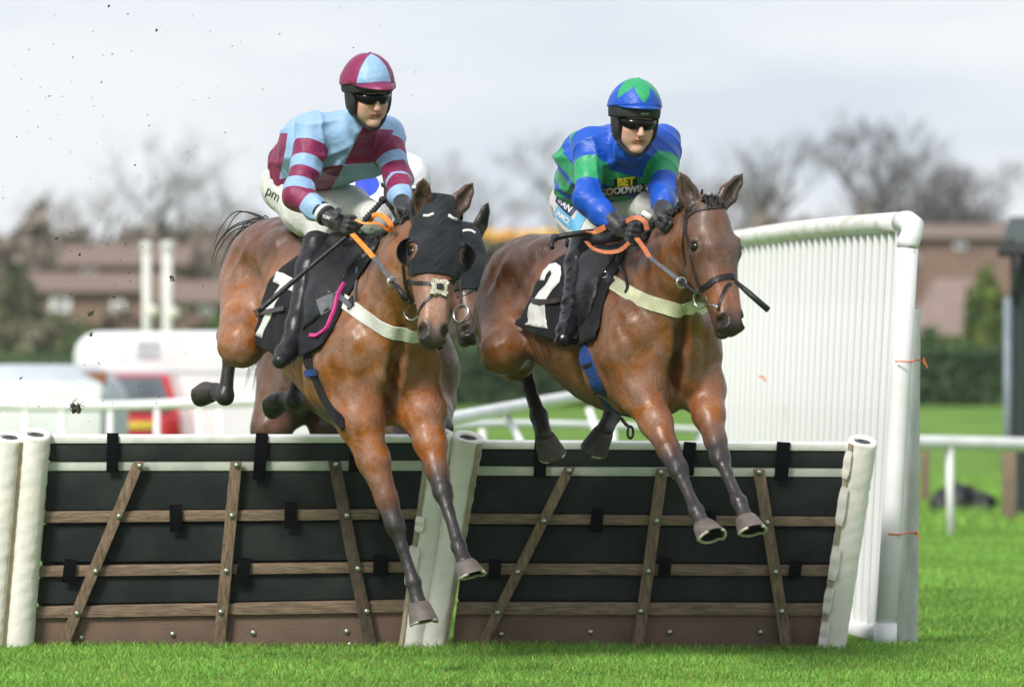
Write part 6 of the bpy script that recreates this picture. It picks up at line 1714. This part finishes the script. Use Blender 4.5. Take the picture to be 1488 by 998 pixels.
MB().box((xw(50, Y), Y-.012, zc(600, Y)), (1.35, .03, .62)).build('ramp_panel', M_VANW, v, bevel=.01)
for px in (-50, 150): wheel((xw(px, Y), Y+1.2, .32), .32, v)
Y = 60; c = empty('red_car', (xw(165, Y), Y, 0), 'red hatchback seen from behind between the trailer and the van', 'car')
X0, X1, xm = xw(70, Y), xw(268, Y), xw(169, Y); hw = (X1-X0)/2
def sect(y, z0, z1, w0, w1):
    return [(xm-w0, y, z0), (xm-w0*1.02, y, z0+(z1-z0)*.45), (xm-w1, y, z1-.05), (xm-w1*.9, y, z1), (xm+w1*.9, y, z1), (xm+w1, y, z1-.05), (xm+w0*1.02, y, z0+(z1-z0)*.45), (xm+w0, y, z0)]
mb = MB(); secs = [sect(Y, .32, .95, hw*.96, hw*.93), sect(Y+.25, .25, 1.02, hw, hw*.95), sect(Y+2.8, .25, 1.0, hw, hw*.93), sect(Y+3.7, .3, .82, hw*.98, hw*.88), sect(Y+3.95, .35, .7, hw*.9, hw*.8)]
for s_ in secs: mb.v += s_
for i in range(len(secs)-1):
    for k in range(8): mb.f.append((i*8+k, i*8+(k+1) % 8, (i+1)*8+(k+1) % 8, (i+1)*8+k))
mb.f += [tuple(range(7, -1, -1)), tuple(range(32, 40))]
mb.build('body', M_REDP, c, bevel=.03)
mb = MB(); zt = zc(541, Y); cab = [(Y+.18, .98, hw*.90), (Y+.50, zt-.03, hw*.72), (Y+.75, zt, hw*.72), (Y+2.0, zt-.02, hw*.72), (Y+2.9, 1.0, hw*.88)]
for y, z, w_ in cab: mb.v += [(xm-w_, y, z), (xm+w_, y, z)]
lowq = [(xm-hw*.93, Y+.18, .96), (xm+hw*.93, Y+.18, .96), (xm+hw*.93, Y+2.9, .96), (xm-hw*.93, Y+2.9, .96)]
b0 = len(mb.v); mb.v += lowq
for i in range(4): mb.f.append((2*i, 2*i+1, 2*i+3, 2*i+2))
mb.f += [(0, 2, 4, 6, 8, b0+3, b0), (1, b0+1, b0+2, 9, 7, 5, 3), (b0, b0+1, 1, 0), (8, 9, b0+2, b0+3)]
cb = mb.build('cabin', M_REDP, c, bevel=.03)
q0, q1 = np.array([xm, Y+.20, 1.03]), np.array([xm, Y+.47, zt-.06]); nn = unit(np.cross(q1-q0, [1, 0, 0])); nn = nn if nn[1] < 0 else -nn
A_ = [q0+np.array([-hw*.80, 0, 0]), q0+np.array([hw*.80, 0, 0]), q1+np.array([hw*.62, 0, 0]), q1+np.array([-hw*.62, 0, 0])]
MB().hexa([p+nn*-.01 for p in A_], [p+nn*.02 for p in A_]).build('rear_window', M_PANE, c)
MB().box((xm, Y-.03, .46), (hw*1.9, .14, .26)).build('bumper', M_BUMP, c, bevel=.03)
MB().box((xw(205, Y), Y-.02, .88), (.38, .03, .075)).build('number_plate', M_PLATE, c)
for s_ in (-1, 1): MB().box((xm+s_*hw*.84, Y-.01, .86), (.16, .06, .22)).build('tail_light', M_TAILL, c, bevel=.015)
for s_ in (-1, 1):
    for y in (Y+.7, Y+3.1): wheel((xm+s_*(hw-.10), y, .31), .31, c)
# ---- running rails
M_RAIL = mat('white_running_rail', (.80, .81, .80), .35, (.68, .69, .68), 4, bump=.1)
def rail(label, pts, r, posts, pr=.03, legs=None, group='white running rails'):
    root = empty('running_rail', (pts[0][0], pts[0][1], 0), label, 'rail', group)
    MB().tube(spline(pts, 6), r, 12).build('rail_tube', M_RAIL, root, smooth=True)
    for p, q in posts: MB().tube([p, q], pr, 10).build('post', M_RAIL, root, smooth=True)
    return root
Y = 46.5
rail('white running rail in front of the parked vehicles on the left', [P(-60, 586, Y), P(40, 590, Y), P(160, 590, Y), P(280, 586, Y), P(400, 582, Y), P(560, 580, Y)], .045,
     [(P(px, 592, Y), (xw(px, Y), Y, -.05)) for px in (37, 90, 160, 228, 290, 320, 400, 480)])
rail('thick white rail end sloping up behind the bare-headed horse', [P(600, 622, 33), P(655, 609, 34), P(740, 593, 36), P(826, 578, 38), P(900, 566, 40)], .046, [(P(620, 618, 33.3), (xw(615, 33.3), 33.3, -.05)), (P(737, 606, 36), P(776, 680, 35))], .028)
rail('lower thin white rail seen under the belly of the bare-headed horse', [P(640, 622, 40), P(720, 616, 41), P(860, 618, 42), P(1015, 625, 43), P(1100, 628, 44)], .033, [(P(700, 620, 41), (xw(722, 41), 41, -.05)), (P(855, 592, 41), P(885, 680, 41)), (P(890, 620, 42), (xw(905, 42), 42, -.05)), (P(1015, 622, 43), (xw(1015, 43), 43, -.05))], .03)
rail('white running rail on a single round post right of the wing', [P(1290, 643, 44.6), P(1345, 643, 45), P(1488, 646, 46), P(1600, 649, 47)], .062, [(P(1379, 648, 45.2), (xw(1382, 45.2), 45.2, -.05))], .036)
M_POSTW = mat('brown_fence_post', (.25, .18, .12), .85, (.15, .11, .075), 8, bump=.5, stretch=(5, 5, 1))
for i, (px, yt, w_, Y, lab) in enumerate([(1344, 650, 13, 58, 'brown wooden post just right of the wing\'s stake'), (1466, 652, 20, 50, 'brown wooden post in front of the dark shed')]):
    s = Y/FPX; g = 0
    tag(MB().box((xw(px, Y), Y, zc(yt, Y)/2), (w_*s, w_*s, zc(yt, Y))).build('wooden_post', M_POSTW, None, bevel=.01), lab, 'post')
# ---- dark shed on the right
M_SHED = mat('dark_green_sheet', (.030, .045, .042), .6, (.02, .03, .03), 4, bump=.1)
M_PIPE = mat('grey_blue_drainpipe', (.20, .24, .28), .5, (.16, .19, .22), 6)
M_MOSS = mat('mossy_roof_edge', (.10, .11, .04), .9, (.05, .05, .035), 12, bump=.8)
Y = 52; sh = empty('shed', (xw(1560, Y), Y, 0), 'dark green corrugated shed with gutter cut by the right edge', 'shed')
X0, X1, zt = xw(1468, Y), xw(1468, Y)+4.2, zc(362, Y)
mb = MB(); n = 52
for i in range(n+1):
    x = X0+(X1-X0)*i/n; d = .022 if i % 4 in (0, 1) else 0
    mb.v += [(x, Y-d, 0), (x, Y-d, zt)]
for i in range(n): mb.f.append((2*i, 2*i+2, 2*i+3, 2*i+1))
XB = X0*(Y+3)/Y+.08; b0 = len(mb.v); mb.v += [(XB, Y+3, 0), (XB, Y+3, zt), (X1, Y+3, 0), (X1, Y+3, zt)]
mb.f += [(0, 1, b0+1, b0), (2*n, b0+2, b0+3, 2*n+1), (b0, b0+1, b0+3, b0+2)]
mb.build('wall', M_SHED, sh)
rf = MB().hexa([(X0-.12, Y-.18, zt-.02), (X1, Y-.18, zt-.02), (X1, Y+3.2, zt+.35), (XB-.05, Y+3.2, zt+.35)], [(X0-.12, Y-.18, zt+.06), (X1, Y-.18, zt+.06), (X1, Y+3.2, zt+.43), (XB-.05, Y+3.2, zt+.43)]).build('roof', M_SHED, sh)
mb = MB(); rs = random.Random(8)
for i in range(60): mb.ball((rs.uniform(X0-.1, X1), Y-.12+rs.uniform(-.04, .25), zt+.08), (rs.uniform(.03, .07), .05, rs.uniform(.02, .045)), 6)
mb.build('moss', M_MOSS, rf, smooth=True)
MB().tube([(X0-.14, Y-.22, zt-.03), (X1, Y-.22, zt-.03)], .055, 10).build('gutter', M_BUMP, sh, smooth=True)
MB().tube([(X0+.06, Y-.22, zt-.05), (X0+.05, Y-.18, zt-.22), (X0+.03, Y-.07, zt-.38), (X0+.03, Y-.06, zt-.50)], .04, 10).build('downpipe_bend', M_BUMP, sh, smooth=True)
MB().tube([(X0-.03, Y-.06, zt-.48), (X0-.03, Y-.06, 0)], .045, 10).build('drainpipe', M_PIPE, sh, smooth=True)
# ---- black sheeting heap
f = Field(); Y = 54.5; r = random.Random(4); gz = 0
for i in range(16):
    px = r.uniform(1350, 1438); k = 1-abs(px-1392)/62
    f.ell((xw(px, Y), Y+r.uniform(-.25, .25), .04), (r.uniform(.10, .18), .2, .08+.20*k), None, .05)
o, V_, F_ = meshfield(f, .03, 'black_sheeting', mat('crumpled_black_sheeting', (.007, .008, .010), .6, (.012, .013, .016), 20, bump=1., bscale=18), None, color=False, disp=wrinkle(.03, .35, 2))
tag(o, 'crumpled heap of black plastic sheeting on the grass behind the rail', 'sheeting')
# ---- flying turf and dirt
M_DIRT = mat('damp_soil', (.12, .10, .08), .9, (.025, .02, .015), 30)
M_CLODG = attr_mat('turf_clod_mix', rough=.9, bump=0)
def clod(px, py, Y, s, seed, green, lab):
    rs = random.Random(seed); mb = MB(); c = P(px, py, Y)
    n = 9 if s > .02 else 4
    for i in range(n): mb.ball(c+np.array([rs.uniform(-1, 1), rs.uniform(-1, 1), rs.uniform(-1, 1)])*s*.5, (s*rs.uniform(.25, .5), s*rs.uniform(.25, .5), s*rs.uniform(.25, .5)), 5)
    if green:
        for i in range(22):
            a = c+np.array([rs.uniform(-1, 1), rs.uniform(-1, 1), rs.uniform(-1, 1)])*s*.6; d = np.array([rs.uniform(-1, 1), rs.uniform(-1, 1), rs.uniform(-.6, 1)])*s
            mb.tube([a, a+d*.6, a+d], [s*.07, s*.06, s*.01], 3)
    o = mb.build('turf_clod' if green else 'dirt_clod', M_CLODG, None)
    n = len(o.data.vertices); C = np.tile((.05, .038, .028), (n, 1)); 
    if green: C[int(n*.45):] = (.09, .17, .03)
    set_col(o, C); tag(o, lab, 'clod', 'lumps of turf thrown up by the hooves')
clod(110, 592, 23.5, .034, 1, True, 'green turf clod in the air over the grey trailer')
clod(249, 404, 24., .020, 2, False, 'dirt clod in the air beside the right white pole')
clod(132, 456, 24., .020, 3, True, 'small turf clod in the air left of the white poles')
clod(82, 346, 24., .012, 4, False, 'dirt clod in the air above the left houses')
clod(166, 433, 24., .012, 5, False, 'dirt clod in the air left of the thin white pole')
clod(115, 370, 24., .012, 6, False, 'dirt clod in the air above the low brick house')
clod(133, 486, 24., .013, 7, True, 'grassy clod in the air over the white van\'s left end')
clod(30, 549, 24., .011, 8, False, 'dirt clod in the air over the grey trailer\'s roof')
clod(227, 44, 23., .011, 9, False, 'dark dirt clod high in the sky above the left trees')
clod(157, 10, 23., .012, 10, False, 'dirt clod at the very top of the sky on the left')
r = np.random.RandomState(9); N = 220
px = np.concatenate([r.normal(150, 120, 150), r.uniform(0, 740, 45), r.normal(150, 90, 25)]); py = np.concatenate([r.uniform(0, 640, 150), r.uniform(0, 360, 45), r.uniform(560, 630, 25)])
vs, fs = [], []
for i in range(N):
    if px[i] > 330 and py[i] > 150: continue
    Yy = r.uniform(22, 27); c = P(px[i], py[i], Yy); s = r.uniform(.0018, .0048)*(1.5 if r.rand() < .12 else 1); b = len(vs)
    d = r.normal(size=(4, 3)); d /= np.linalg.norm(d, axis=1)[:, None]
    tet = np.array([[1, 1, 1], [1, -1, -1], [-1, 1, -1], [-1, -1, 1]])*.6+d*.5
    vs += [c+q*s for q in tet]; fs += [(b, b+1, b+2), (b, b+3, b+1), (b, b+2, b+3), (b+1, b+3, b+2)]
tag(mesh_np('flying_dirt', np.array(vs), fs, M_DIRT, smooth=False), 'tiny specks of dirt hanging in the air on the left', kind='stuff')
# ================================================================== HAZE
m = bpy.data.materials.new('haze'); m.use_nodes = True; nt = m.node_tree; nt.nodes.clear()
o_ = nt.nodes.new('ShaderNodeOutputMaterial'); v_ = nt.nodes.new('ShaderNodeVolumePrincipled')
v_.inputs['Color'].default_value = (.93, .96, 1., 1); v_.inputs['Density'].default_value = .00028; v_.inputs['Anisotropy'].default_value = .2
nt.links.new(v_.outputs[0], o_.inputs['Volume'])
hz = MB().box((0, 180, 14), (520, 490, 30)).build('haze', m, None); tag(hz, kind='stuff')
